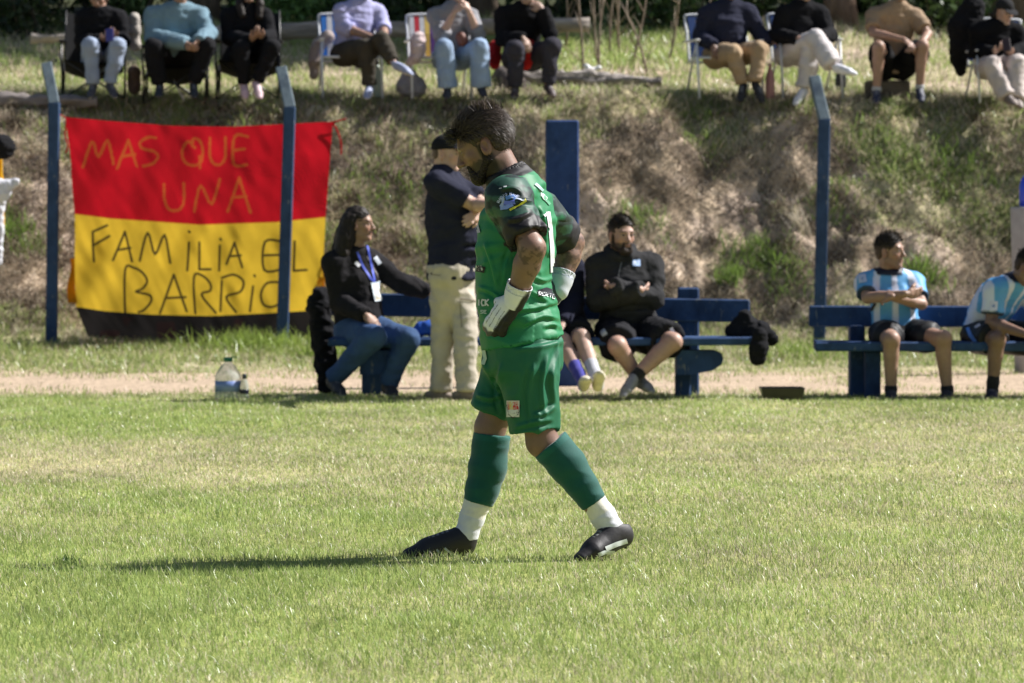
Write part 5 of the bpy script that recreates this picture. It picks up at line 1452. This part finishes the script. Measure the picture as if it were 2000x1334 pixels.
decal('front_print', bvj, [([(932, 440), (936, 455)], 8, (.4, .4, .5)), ([(932, 524), (948, 527)], 12, dk)] + word('NA', 932, 519, 5, 9, 2.2, wt) + word('ICK', 934, 585, 6, 12, 2.8, wt) + word('SE', 940, 606, 5, 6, 1.6, (.5, .6, .55)), jer)
decal('waist_print', bvj, [([(1050, 573), (1066, 568), (1082, 574), (1098, 583)], 13, dk)] + word('DERTE', 1052, 569, 5.0, 7, 1.5, wt, (.96, .24), (-.1, 1), .35), jer)
# shorts
S = Sdf()
S.loft([(K(1018, 715), R, Fr, .172, .140), (K(1018, 672), R, Fr, .176, .136), (K(1016, 640), R, Fr, .160, .120)], k=.03, e=.05)
hp = [K(1003, 705, .095), K(1028, 708, -.090)]; he = [K(960, 806, .105), K(1042, 842, -.095)]
for k in (0, 1):
    S.rc(hp[k], he[k], .104 if k else .098, .088 if k else .086, .06, cut1=True)
    d_ = nz(he[k] - hp[k]); S.rc(he[k] - d_ * .05, he[k] + d_ * .05, .068, .078, .004, 's')
V, F = S.mesh(.0055)
N = vnorm(V, F)
V = V + N * (.0095 * (1 - 2 * np.abs(vn(V * np.array([16, 16, 3.6]) + p3(0 * V[:, 2], 0 * V[:, 2], V[:, 0] * 1.5), 91))) * (.4 + sstep(-.05, .2, V[:, 0])) + .004 * (1 - 2 * np.abs(vn(V * 12, 92))))[:, None]
V = smooth(V, F, 1, .3)
V = crease(V, F, [[(1094, 676), (1078, 735), (1086, 800)], [(1072, 690), (1058, 750), (1066, 828)], [(1104, 664), (1062, 676), (1000, 684)], [(982, 705), (972, 760), (984, 815)], [(1045, 705), (1032, 770), (1040, 838)], [(1002, 836), (1040, 826), (1084, 818)], [(935, 690), (960, 740), (985, 770)], [(928, 770), (955, 778), (985, 770)], [(1086, 790), (1066, 806), (1040, 812)]], .009, 5)
C = flat(V, G2)
sho = mesh('shorts', V, F, M_jersey, keeper, C)
bvs = bvh_of([sho])
rd, yl = (.55, .03, .03), (.72, .50, .05)
decal('crest', bvs, [([(1003, 782), (1003, 814)], 24, (.62, .60, .60)), ([(998, 784), (1000, 800)], 8, yl), ([(1007, 784), (1009, 800)], 10, rd), ([(994, 784), (995, 800)], 4, rd)], sho)
decal('crest_ball', bvs, [([(1004, 801), (1004, 813)], 12, (.7, .7, .7)), ([(1003, 806), (1006, 806)], 4, (.05, .05, .05)), ([(997, 803), (998, 806)], 2.5, (.05, .05, .05)), ([(1010, 803), (1011, 807)], 2.5, (.05, .05, .05)), ([(992, 790), (994, 808), (1003, 816), (1013, 808), (1016, 790)], 2, (.02, .02, .02))], sho, off=.004)
decal('waist_cord', bvs, [([(946, 684), (949, 700), (944, 712)], 7, (.45, .55, .45))], sho)
# socks: green legging, white foot sock
G = [[(K(961, 848, .10), .070), (K(952, 915, .10), .071), (K(942, 955, .10), .062), (K(934, 982, .10), .055)], [(K(1074, 868, -.09), .074), (K(1108, 908, -.09), .070), (K(1138, 950, -.09), .058), (K(1160, 982, -.09), .050)]]
Wt = [[(K(940, 958, .10), .046), (K(931, 985, .10), .0490), (K(922, 1010, .10), .0470), (K(911, 1044, .10), .043), (K(905, 1062, .10), .040)], [(K(1146, 958, -.09), .045), (K(1178, 1008, -.09), .047), (K(1194, 1034, -.09), .045), (K(1200, 1050, -.09), .040)]]
for k in (0, 1):
    S = Sdf(); S.chain(G[k], k=.02, cut0=True, cut1=True); V, F = S.mesh(.005)
    N = vnorm(V, F); V = V + N * (.0022 * (1 - 2 * np.abs(vn(V * np.array([9, 9, 26]), 95 + k))))[:, None]
    C = flat(V, G3); a, b = G[k][0][0], nz(G[k][1][0] - G[k][0][0]); t = (V - a) @ b; C = mixc(C, G3 * 1.25, sstep(.028, .024, t))
    o = mesh('sock', V, F, M_sock, keeper, C); o['label'] = 'green footless football sock'
    S = Sdf(); S.chain(Wt[k], k=.02, cut0=True); V, F = S.mesh(.0045)
    N = vnorm(V, F); V = V + N * (.0012 * (1 - 2 * np.abs(vn(V * np.array([9, 9, 40]), 97 + k))))[:, None]
    a, b = Wt[k][0][0], nz(Wt[k][-2][0] - Wt[k][0][0]); t = (V - a) @ b
    C = mixc(flat(V, (.66, .66, .72)), (.78, .74, .66), sstep(.105, .101, t))
    o = mesh('ankle_sock', V, F, M_sock, keeper, C); o['label'] = 'white ankle sock'
# gloves
for k, tip, pn, ts, curl, base in ((0, K(1036, 612, .17), (0, -1, 0), 1, .3, (.50, .52, .58)), (1, K(952, 654, -.17), (.38, .9, -.25), -1, .28, (.74, .74, .82))):
    w = wr[k]; d = nz(tip - w); V, F, C = hand_mesh(w, d, np.array(pn, float), 1.04, .0034, np.array(base), curl=curl, thumb_side=ts, grow=.0055, spread=.12)
    q = V - w; sd = nz(np.cross(d, pn)) * ts; a = q @ sd; b = q @ d; pnn = nz(np.array(pn) - d * np.dot(pn, d)); c = q @ pnn
    bk = sstep(.020, .026, -a + .10 * b) if k else np.zeros(len(V))
    C = mixc(C, (.018, .016, .018), np.clip(bk + sstep(.004, .010, c) * .9, 0, 1))
    C = mixc(C, (.03, .03, .04), (np.abs(np.sin(a * 155 + 1.2)) < .22) * (b > .055) * (b < .145) * (c < 0) * .8)
    C = mixc(C, (.62, .60, .45), np.exp(-(((a + .006) / .012) ** 2 + ((b - .02) / .014) ** 2)) * (c < 0) * .6)
    ua = nz(el[k] - w)
    S = Sdf(); S.chain([(w - ua * .015, .041), (w + ua * .028, .044), (w + ua * .062, .050)], k=.01, cut1=True); S.rc(w + ua * .045, w + ua * .09, .044, .047, .003, 's')
    V1, F1 = S.mesh(.0034); C1 = flat(V1, np.array(base) * 1.02); t = (V1 - w) @ ua
    C1 = mixc(C1, (.35, .38, .50), (np.abs(t - .036) < .0022) * .7)
    C1 = mixc(C1, (.02, .018, .02), sstep(.034, .038, -((V1 - w) @ sd)) if k else 0 * t)
    V, F, C = join([(V, F, C), (V1, F1, C1)])
    mesh('glove', V, F, M_jersey, keeper, C)
kboots = [o for o in keeper.children if o.name.startswith('shoe')]
for o in kboots: o.name = 'boot'
for b_, pl in ((kboots[1], [([(1182, 1072), (1205, 1062), (1224, 1056)], 9, (.62, .66, .66)), ([(1168, 1083), (1180, 1078), (1200, 1078)], 7, (.55, .60, .60))]), (kboots[0], [([(868, 1070), (888, 1086)], 4, (.42, .45, .48)), ([(852, 1073), (868, 1087)], 4, (.36, .39, .42)), ([(838, 1076), (850, 1087)], 3, (.30, .32, .35))])):
    decal('stripes', bvh_of([b_]), pl, b_)
for b_, T, ks in ((kboots[0], [(800, .02), (822, -.02), (845, .02), (905, .02), (928, -.02)], 0), (kboots[1], [(1150, 0), (1172, .02), (1222, .02), (1240, -.02)], 1)):
    for x, dy in T:
        M = MB(); zc = K(x, 1088, (.08 if ks == 0 else -.09) + dy); hit = bvh_of([b_]).ray_cast(Vector((zc[0], zc[1], -.3)), Vector((0, 0, 1)))[0]
        if hit is None: continue
        zc = np.array(hit); M.tube([zc + (0, 0, .012), zc - (0, 0, .006)], [.007, .005], 7, (.02, .02, .02)); M.build('stud', M_plastic, b_)

# ------------------------------------------------------------------ people on the touchline
PALE = np.array((.50, .33, .26)); MID = np.array((.33, .20, .145)); DARKS = np.array((.21, .125, .09))
BKC = np.array((.009, .009, .011)); NAVY = np.array((.020, .022, .042))
wom = dict(yaw=38, head=78, sw=.165, g=1.02, seed=2, skin=MID, fold=.010, zg=0, pel=(705, 642), sc=(690, 508, .02), nb=(697, 486, 0), hd=(701, 438, -.02), hair='long', belly=.02,
    locks=[[(690, 420, .0), (674, 455, .0), (664, 485, .0), (654, 510, .02), (648, 530, .04)], [(684, 430, -.04), (676, 465, -.06), (668, 495, -.08), (660, 515, -.08)]], lockr=1.15,
    el=[(664, 592, -.10), (785, 553, .10)], wr=[(712, 614, -.33), (830, 568, .18)], kn=[(730, 658, -.42), (795, 664, -.30)], an=[(648, 742, -.22), (758, 752, -.22)], toe=[(672, 773, -.38), (772, 774, -.38)],
    ha=[((742, 643, -.38), (.2, .4, -1), .35, 1), ((862, 583, .16), (0, .2, -1), .15, 1)],
    top=dict(col=np.array((.017, .016, .018)), sleeve='long', grow=.024, mat=M_knit, name='jacket'), bot=dict(col=np.array((.045, .085, .18)), len='long', grow=.020, t=.97), shoe=((.03, .03, .035), (.35, .36, .38)))
w_ = person('long haired woman in black jacket and jeans with a lanyard, seated sideways on the bench', 28.65, wom)
wj = [o for o in w_.children if o.name.startswith('jacket')][0]; bw_ = bvh_of([wj])
decal('lanyard', bw_, [([(697, 492), (708, 520), (724, 545), (731, 552)], 4, (.05, .08, .45)), ([(716, 476), (722, 505), (728, 535), (731, 552)], 4, (.05, .08, .45))], w_, off=.006)
decal('jacket_badge', bw_, [([(694, 512), (702, 520)], 7, (.6, .6, .65)), ([(732, 502), (742, 516)], 8, (.65, .7, .8))], wj)
decal('zip', bw_, [([(716, 500), (738, 540), (752, 580), (760, 606)], 3, (.12, .11, .11))], wj)
decal('badge_card', bw_, [([(732, 550), (740, 588)], 20, (.62, .70, .78)), ([(731, 556), (736, 586)], 9, (.75, .55, .22))], w_, off=.012)
stand = dict(yaw=75, head=70, pitch=5, sw=.19, g=1.14, belly=.05, seed=4, skin=PALE, fold=.012, zg=0, pel=(882, 522), sc=(868, 352, 0), nb=(868, 332, 0), hd=(873, 300, -.02), cap=np.array((.012, .012, .016)), haircol=np.array((.03, .025, .02)), vol=.5,
    el=[(928, 402, -.18), (948, 402, .12)], wr=[(958, 400, -.42), (936, 416, -.16)], kn=[(866, 645, .04), (908, 645, -.06)], an=[(862, 762, .08), (912, 763, -.10)], toe=[(890, 779, .02), (945, 778, -.16)],
    ha=[((985, 392, -.46), (0, .6, .6), .3, 1), ((910, 432, -.30), (0, 1, 0), .4, 1)], mid=(882, 450),
    top=dict(col=NAVY * .85, sleeve='short', grow=.022, hem=.05, collar=.02, name='polo_shirt'), bot=dict(col=np.array((.47, .42, .35)), len='long', grow=.018, t=1.0, flare=.010), shoe=((.25, .20, .16), (.2, .17, .14)))
st_ = person('man in black cap, navy polo and beige trousers standing with folded arms behind the goalkeeper', 28.15, stand)
tr = [o for o in st_.children if o.name.startswith('trousers')][0]
decal('cargo_pocket', bvh_of([tr]), [([(898, 584), (930, 588)], 3, (.25, .21, .16)), ([(898, 584), (902, 640)], 2, (.27, .23, .18)), ([(846, 536), (860, 538)], 2, (.25, .2, .16))], tr)
half_ = dict(yaw=22, head=10, sw=.19, g=1.05, seed=5, skin=PALE * .9, zg=0, pel=(1095, 640), sc=(1072, 520), nb=(1068, 498), hd=(1058, 458), slouch=-.03,
    el=[(1035, 600, -.1), (1122, 590, -.05)], wr=[(1062, 625, -.35), (1100, 630, -.32)], kn=[(1100, 668, -.42), (1136, 660, -.45)], an=[(1140, 748, -.78), (1168, 748, -.80)], toe=[(1146, 742, -1.0), (1172, 728, -1.0)], footup=[(-.1, .55, .8), (.1, .7, .7)],
    ha=[((1085, 645, -.4), (0, .3, -1), .3, 1), ((1085, 645, -.45), (0, .3, -1), .3, -1)], sock=((np.array((.04, .04, .30)), np.array((.45, .45, .50))), .45),
    top=dict(col=NAVY * .7, sleeve='long', grow=.022, mat=M_knit, name='jacket'), bot=dict(col=BKC * 1.3, len='short', grow=.02, t=.80, name='shorts'), shoe=((.55, .50, .38), (.58, .52, .38)))
h_ = person('player in dark jacket, black shorts and a blue sock half hidden behind the goalkeeper', 28.75, half_)
sh_ = [o for o in h_.children if o.name.startswith('shorts')][0]; decal('crest', bvh_of([sh_]), [([(1122, 664), (1130, 668)], 13, (.45, .60, .75))], sh_)
hood = dict(yaw=12, head=26, pitch=3, sw=.195, g=1.14, belly=.05, seed=6, skin=np.array((.42, .26, .20)), zg=0, pel=(1228, 642), sc=(1219, 514, -.02), nb=(1215, 495, -.04), hd=(1214, 459, -.08), hs=1.08, fold=.014, vol=1.2, lg=1.15,
    beard=np.array((.03, .02, .016)), beardgeo=1.05, slouch=.02,
    el=[(1166, 588, -.12), (1276, 584, -.10)], wr=[(1250, 566, -.36), (1200, 560, -.32)], kn=[(1206, 676, -.46), (1314, 668, -.44)], an=[(1246, 738, -.38), (1240, 736, -.50)], toe=[(1276, 768, -.52), (1214, 778, -.62)],
    ha=[((1266, 576, -.10), (0, .6, .2), .3, 1), ((1178, 574, -.10), (0, .7, .2), .3, -1)], sock=((BKC, BKC), .22),
    top=dict(col=np.array((.030, .030, .032)), sleeve='long', grow=.020, mat=M_knit, hood=True, name='hoodie'), bot=dict(col=BKC * 1.5, len='short', grow=.028, t=.86, name='shorts'), shoe=((.20, .20, .22), (.35, .34, .33)))
hh = person('bearded man in a dark hooded sweatshirt and black shorts with folded arms and crossed ankles', 28.75, hood)
hd_ = [o for o in hh.children if o.name.startswith('hoodie')][0]; bv_ = bvh_of([hd_])
decal('chest_crest', bv_, [([(1243, 507), (1243, 520)], 15, (.35, .50, .80)), ([(1240, 510), (1240, 517)], 5, (.75, .75, .8)), ([(1247, 510), (1247, 517)], 3, (.7, .7, .8))], hd_)
decal('zip', bv_, [([(1214, 512), (1211, 525), (1208, 540)], 2.2, (.15, .15, .15))], hd_)
sh_ = [o for o in hh.children if o.name.startswith('shorts')][0]; decal('crest', bvh_of([sh_]), [([(1176, 645), (1182, 655)], 11, (.35, .38, .45)), ([(1310, 640), (1316, 652)], 7, (.5, .6, .8))], sh_)
def stripes(V, j):
    q = (V - j['sc']) ; a = q @ j['R']; f = q @ j['Fr']
    ang = np.arctan2(a, np.abs(f) + .03) * .12
    s_ = np.sin((a * .6 + ang * .6) * 46 + 1.2)
    C = mixc(np.tile((.10, .33, .62), (len(V), 1)), (.62, .66, .80), sstep(.45, .6, s_))
    for k in (0, 1):
        ab = j['el'][k] - j['sh'][k]; L = np.linalg.norm(ab); t = ((V - j['sh'][k]) @ ab) / L; d = np.linalg.norm(V - j['sh'][k] - t[:, None] * ab / L, axis=1)
        C = mixc(C, (.03, .05, .09), sstep(L * .67, L * .69, t) * (d < .09))
    return C
st1 = dict(yaw=10, head=62, sw=.175, g=.98, seed=7, skin=MID, zg=0, pel=(1752, 648), sc=(1738, 548, 0), nb=(1734, 530, -.01), hd=(1738, 491, -.04), hs=1.02, fold=.007, vol=1.15, slouch=.0, lg=1.02,
    el=[(1694, 582, -.16), (1800, 594, -.14)], wr=[(1772, 574, -.36), (1740, 580, -.32)], kn=[(1741, 664, -.46), (1842, 662, -.44)], an=[(1740, 762, -.42), (1850, 762, -.40)], toe=[(1742, 784, -.55), (1846, 784, -.52)],
    ha=[((1812, 572, -.24), (0, .7, .2), .25, 1), ((1712, 584, -.18), (0, .7, -.2), .3, -1)], beard=np.array((.10, .06, .045)), stubble=.35,
    top=dict(col=stripes, sleeve='short', grow=.020, name='jersey', mat=M_jersey, collar_col=np.array((.012, .014, .03)), hem=.02), bot=dict(col=BKC, len='short', grow=.024, t=.62, name='shorts', mat=M_jersey), shoe=((.02, .02, .03), (.3, .3, .32)), sock=((BKC, BKC), .07))
a_ = person('player in sky blue and white striped jersey with folded arms, looking to the right', 28.75, st1)
jj = [o for o in a_.children if o.name.startswith('jersey')][0]; bv_ = bvh_of([jj])
decal('sleeve_badge', bv_, [([(1683, 536), (1686, 552)], 15, (.55, .58, .72)), ([(1684, 543), (1687, 547)], 6, (.12, .2, .45))], jj)
decal('waist_bag_strap', bv_, [([(1664, 592), (1680, 605), (1690, 615), (1704, 604), (1710, 592)], 5, (.02, .02, .03))], a_, off=.005)
st2 = dict(yaw=48, head=60, pitch=28, sw=.18, g=1.05, seed=8, skin=DARKS, zg=0, pel=(1925, 650), sc=(1972, 560, -.18), nb=(1988, 546, -.24), hd=(2009, 522, -.32), fold=.008, slouch=.07,
    el=[(1936, 630, -.34), (2040, 620, -.10)], wr=[(2002, 652, -.62), (2020, 650, -.55)], kn=[(1948, 664, -.44), (2040, 665, -.2)], an=[(1938, 762, -.38), (2040, 764, -.2)], toe=[(1934, 785, -.52), (2060, 784, -.4)],
    ha=[((2025, 665, -.7), (0, .3, 1), .4, 1), ((2040, 665, -.7), (0, .3, 1), .4, -1)], sock=((BKC, BKC), .30),
    top=dict(col=stripes, sleeve='short', grow=.022, name='jersey', mat=M_jersey, collar_col=np.array((.012, .014, .03)), hem=.03), bot=dict(col=BKC, len='short', grow=.026, t=.80, name='shorts', mat=M_jersey), shoe=((.02, .02, .04), (.2, .2, .3)))
a_ = person('striped jersey player leaning forward on his knees, cut by the right edge', 28.75, st2)
jj = [o for o in a_.children if o.name.startswith('jersey')][0]
decal('sleeve_badge', bvh_of([jj]), [([(1941, 588), (1940, 606)], 15, (.6, .6, .75)), ([(1941, 594), (1940, 600)], 6, (.15, .22, .5))], jj)
sh_ = [o for o in a_.children if o.name.startswith('shorts')][0]; decal('shorts_stripe', bvh_of([sh_]), [([(1890, 640), (1896, 655), (1906, 668)], 7, (.12, .28, .7)), ([(1905, 640), (1915, 634)], 5, (.5, .5, .6))], sh_)

# ------------------------------------------------------------------ spectators on the terrace
T3 = 40.0
def spec(label, **k):
    d = dict(fold=.012, seed=len(bpy.data.objects) % 97, group='spectators seated on the terrace'); d.update(k); d['zg'] = float(Hs(P(*d['pel'][:2], T3)[0], T3)); return person(label, T3, d), d
J_BLUE = np.array((.30, .36, .48))
spec('leftmost spectator in a black top and pale blue trousers holding a phone', yaw=4, skin=MID, pel=(200, 118), sc=(198, 32), hd=(192, -6), nb=(196, 20), pitch=25, hair='long', head=-5, sw=.17,
    el=[(160, 82, -.05), (240, 80, -.05)], wr=[(200, 78, -.30), (222, 76, -.30)], kn=[(177, 90, -.44), (230, 92, -.44)], an=[(182, 168, -.40), (214, 166, -.42)], toe=[(176, 192, -.55), (226, 192, -.58)],
    ha=[((216, 68, -.42), (0, -.2, 1), .5, 1), ((216, 66, -.42), (0, -.2, 1), .5, -1)], top=dict(col=BKC, sleeve='long', grow=.022, mat=M_knit), bot=dict(col=J_BLUE * .95, len='long', grow=.016, t=.93), shoe=((.05, .05, .06), (.45, .45, .45)))
spec('broad man in a grey blue sweatshirt leaning forward with clasped hands', yaw=6, skin=MID, pel=(335, 118), sc=(345, 28, -.10), hd=(352, -22, -.16), nb=(350, 8, -.12), sw=.225, g=1.25, belly=.04, slouch=.06,
    el=[(298, 72, -.22), (408, 66, -.22)], wr=[(362, 84, -.48), (388, 80, -.48)], kn=[(300, 92, -.44), (404, 90, -.44)], an=[(312, 168, -.38), (378, 166, -.40)], toe=[(310, 190, -.55), (380, 192, -.55)],
    ha=[((382, 100, -.56), (.3, 0, 0), .7, -1), ((372, 98, -.56), (-.3, 0, 0), .7, 1)], top=dict(col=np.array((.16, .25, .31)), sleeve='long', grow=.024), bot=dict(col=BKC * 1.1, len='long', grow=.022), shoe=((.02, .025, .035), (.1, .1, .12)))
spec('woman in black jacket and trousers with light pink sneakers', yaw=6, skin=MID, pel=(488, 112), sc=(482, 28, -.02), hd=(486, -18), nb=(484, 10), hair='long', sw=.17,
    locks=[[(470, -15, .02), (468, 10, -.08), (474, 30, -.12)], [(504, -15, .02), (508, 10, -.08), (506, 32, -.12)]], lockr=.7,
    el=[(446, 74, -.08), (528, 72, -.1)], wr=[(490, 78, -.38), (512, 72, -.38)], kn=[(472, 96, -.44), (532, 92, -.44)], an=[(476, 166, -.38), (500, 164, -.42)], toe=[(480, 194, -.50), (508, 194, -.56)],
    ha=[((510, 62, -.46), (0, .2, 1), .7, 1), ((502, 66, -.46), (0, .2, 1), .7, -1)], top=dict(col=BKC, sleeve='long', grow=.020, mat=M_knit), bot=dict(col=BKC, len='long', grow=.014), shoe=((.58, .42, .46), (.7, .66, .66)))
spec('man in lilac shirt and olive trousers with crossed legs and blue sneakers', yaw=28, skin=MID * .9, pel=(688, 104), sc=(702, 20), hd=(712, -28), nb=(706, 2), sw=.19, g=1.08, slouch=.03,
    el=[(668, 52, -.14), (748, 50, .05)], wr=[(734, 76, -.40), (752, 82, -.34)], kn=[(716, 92, -.44), (745, 78, -.50)], an=[(722, 170, -.40), (768, 122, -.62)], toe=[(716, 194, -.58), (806, 148, -.74)], footup=[None, (.45, -.3, .8)],
    ha=[((758, 86, -.52), (0, .2, -1), .4, 1), ((754, 108, -.46), (-.3, .2, -1), .4, -1)], top=dict(col=np.array((.36, .36, .58)), sleeve='half', grow=.020), bot=dict(col=np.array((.055, .048, .038)), len='long', grow=.020), shoe=((.30, .34, .50), (.58, .5, .4)))
spec('woman in grey sweater and light blue flared jeans with both hands at her face', yaw=8, skin=PALE, pel=(884, 112), sc=(884, 28), hd=(896, -20), nb=(888, 8), hair='long', sw=.17,
    el=[(862, 70, -.16), (934, 68, -.16)], wr=[(886, 26, -.28), (916, 22, -.28)], kn=[(868, 94, -.44), (936, 92, -.44)], an=[(874, 172, -.40), (940, 170, -.40)], toe=[(872, 194, -.55), (946, 190, -.55)],
    ha=[((898, 2, -.26), (.6, .4, 0), .7, -1), ((908, 0, -.26), (-.6, .4, 0), .7, 1)], top=dict(col=np.array((.24, .24, .26)), sleeve='half', grow=.022), bot=dict(col=J_BLUE * np.array((.9, 1, 1.05)), len='long', grow=.018, t=.98, flare=.035), shoe=((.03, .03, .04), (.05, .05, .06)))
spec('man in black sweater and dark grey trousers resting his chin on his hand', yaw=12, skin=PALE * .8, pel=(1022, 112), sc=(1022, 26, -.06), hd=(1032, -18, -.12), nb=(1026, 8, -.08), sw=.20, g=1.08, slouch=.06,
    el=[(980, 76, -.16), (1074, 66, -.20)], wr=[(1020, 74, -.40), (1060, 20, -.22)], kn=[(1006, 96, -.44), (1078, 90, -.44)], an=[(1006, 174, -.38), (1070, 168, -.40)], toe=[(1004, 196, -.52), (1082, 190, -.55)],
    ha=[((1042, 108, -.44), (0, .3, -.5), .5, 1), ((1036, -4, -.22), (-.3, .6, 0), .6, 1)], top=dict(col=BKC * .9, sleeve='long', grow=.020, mat=M_knit), bot=dict(col=np.array((.040, .038, .050)), len='long', grow=.020), shoe=((.05, .03, .03), (.1, .08, .08)))
spec('man in navy sweater and khaki trousers seated in a white chair', yaw=10, skin=DARKS, pel=(1416, 106), sc=(1422, 22), hd=(1428, -26), nb=(1424, 4), sw=.20, g=1.12, belly=.04,
    el=[(1368, 72, -.06), (1484, 66, .0)], wr=[(1392, 88, -.28), (1506, 82, -.05)], kn=[(1432, 104, -.46), (1484, 98, -.44)], an=[(1452, 166, -.44), (1474, 164, -.50)], toe=[(1446, 200, -.58), (1490, 202, -.66)],
    ha=[((1402, 112, -.36), (.2, .2, -1), .4, 1), ((1532, 74, -.15), (0, .3, -1), .2, -1)], top=dict(col=NAVY, sleeve='long', grow=.024), bot=dict(col=np.array((.36, .26, .165)), len='long', grow=.018), shoe=((.015, .013, .013), (.02, .02, .02)))
spec('woman in black jacket and white trousers with crossed legs and white sneakers', yaw=14, skin=PALE, pel=(1552, 104), sc=(1566, 24), hd=(1572, -22), nb=(1568, 6), sw=.18, hair='long',
    el=[(1516, 70, -.06), (1622, 68, .0)], wr=[(1556, 76, -.34), (1604, 72, -.36)], kn=[(1594, 74, -.50), (1584, 100, -.40)], an=[(1628, 130, -.66), (1573, 174, -.38)], toe=[(1674, 146, -.76), (1552, 206, -.54)], footup=[(-.1, -.1, 1), None],
    ha=[((1580, 68, -.42), (0, .3, -1), .3, 1), ((1582, 68, -.42), (0, .3, -1), .3, -1)], top=dict(col=BKC, sleeve='long', grow=.026, mat=M_knit, name='jacket'), bot=dict(col=np.array((.60, .56, .56)), len='long', grow=.022, t=.93, flare=.03), shoe=((.70, .70, .76), (.75, .75, .78)))
spec('man in tan T-shirt and black shorts sitting low on a block with bare legs', yaw=6, skin=MID, pel=(1745, 128), sc=(1748, 28, -.06), hd=(1760, -24, -.10), nb=(1752, 6, -.07), sw=.20, g=1.05, slouch=.05, lg=1.05,
    el=[(1704, 64, -.20), (1812, 66, -.16)], wr=[(1766, 78, -.44), (1796, 92, -.44)], kn=[(1716, 92, -.46), (1802, 90, -.46)], an=[(1712, 178, -.40), (1796, 174, -.40)], toe=[(1712, 204, -.54), (1800, 200, -.54)],
    ha=[((1786, 92, -.54), (0, .2, -1), .4, 1), ((1782, 92, -.5), (0, .2, -1), .4, -1)], sock=((np.array((.4, .4, .42)), np.array((.4, .4, .42))), .10), top=dict(col=np.array((.30, .215, .145)), sleeve='short', grow=.022, name='t_shirt', hem=.05), bot=dict(col=BKC * .8, len='short', grow=.026, t=.78, name='shorts'), shoe=((.015, .02, .05), (.02, .02, .05)))
_, jd = spec('rightmost spectator in dark cap and black jacket looking at a phone, cream trousers', yaw=14, head=30, pitch=22, skin=PALE * .85, pel=(1944, 128), sc=(1948, 58, 0), hd=(1962, 22, -.06), nb=(1955, 44, -.02), sw=.20, cap=np.array((.02, .02, .022)), hair='long', vol=.6,
    el=[(1905, 100, -.02), (2000, 98, -.02)], wr=[(1940, 102, -.30), (1975, 104, -.30)], kn=[(1938, 128, -.46), (1988, 124, -.46)], an=[(1968, 190, -.60), (1982, 192, -.55)], toe=[(1986, 206, -.78), (1996, 212, -.70)],
    ha=[((1962, 92, -.40), (0, -.2, 1), .5, 1), ((1960, 96, -.42), (0, -.2, 1), .5, -1)], top=dict(col=BKC * .8, sleeve='long', grow=.026, mat=M_knit, name='jacket'), bot=dict(col=np.array((.55, .48, .45)), len='long', grow=.024, t=.97, flare=.02), shoe=((.2, .16, .14), (.3, .25, .2)))
def phone(px, py, Y, label, col):
    c = P(px, py, Y); M = MB(); ax = nz(np.array([1, -.2, .2])); f = nz(np.cross(UPV, ax)); u = np.cross(ax, f)
    M.box((-.038, -.005, -.072), (.038, .005, .072), col, .003, (np.stack([ax, f * .6 + u * -.5, nz(u + f * .5)], 1), c)); tag(M.build('phone', M_plastic), label, 'phone')
phone(214, 68, T3 - .46, 'phone in a blue case held by the leftmost spectator', (.06, .06, .25))
phone(1966, 88, T3 - .46, 'dark phone held by the rightmost spectator', (.05, .03, .03))
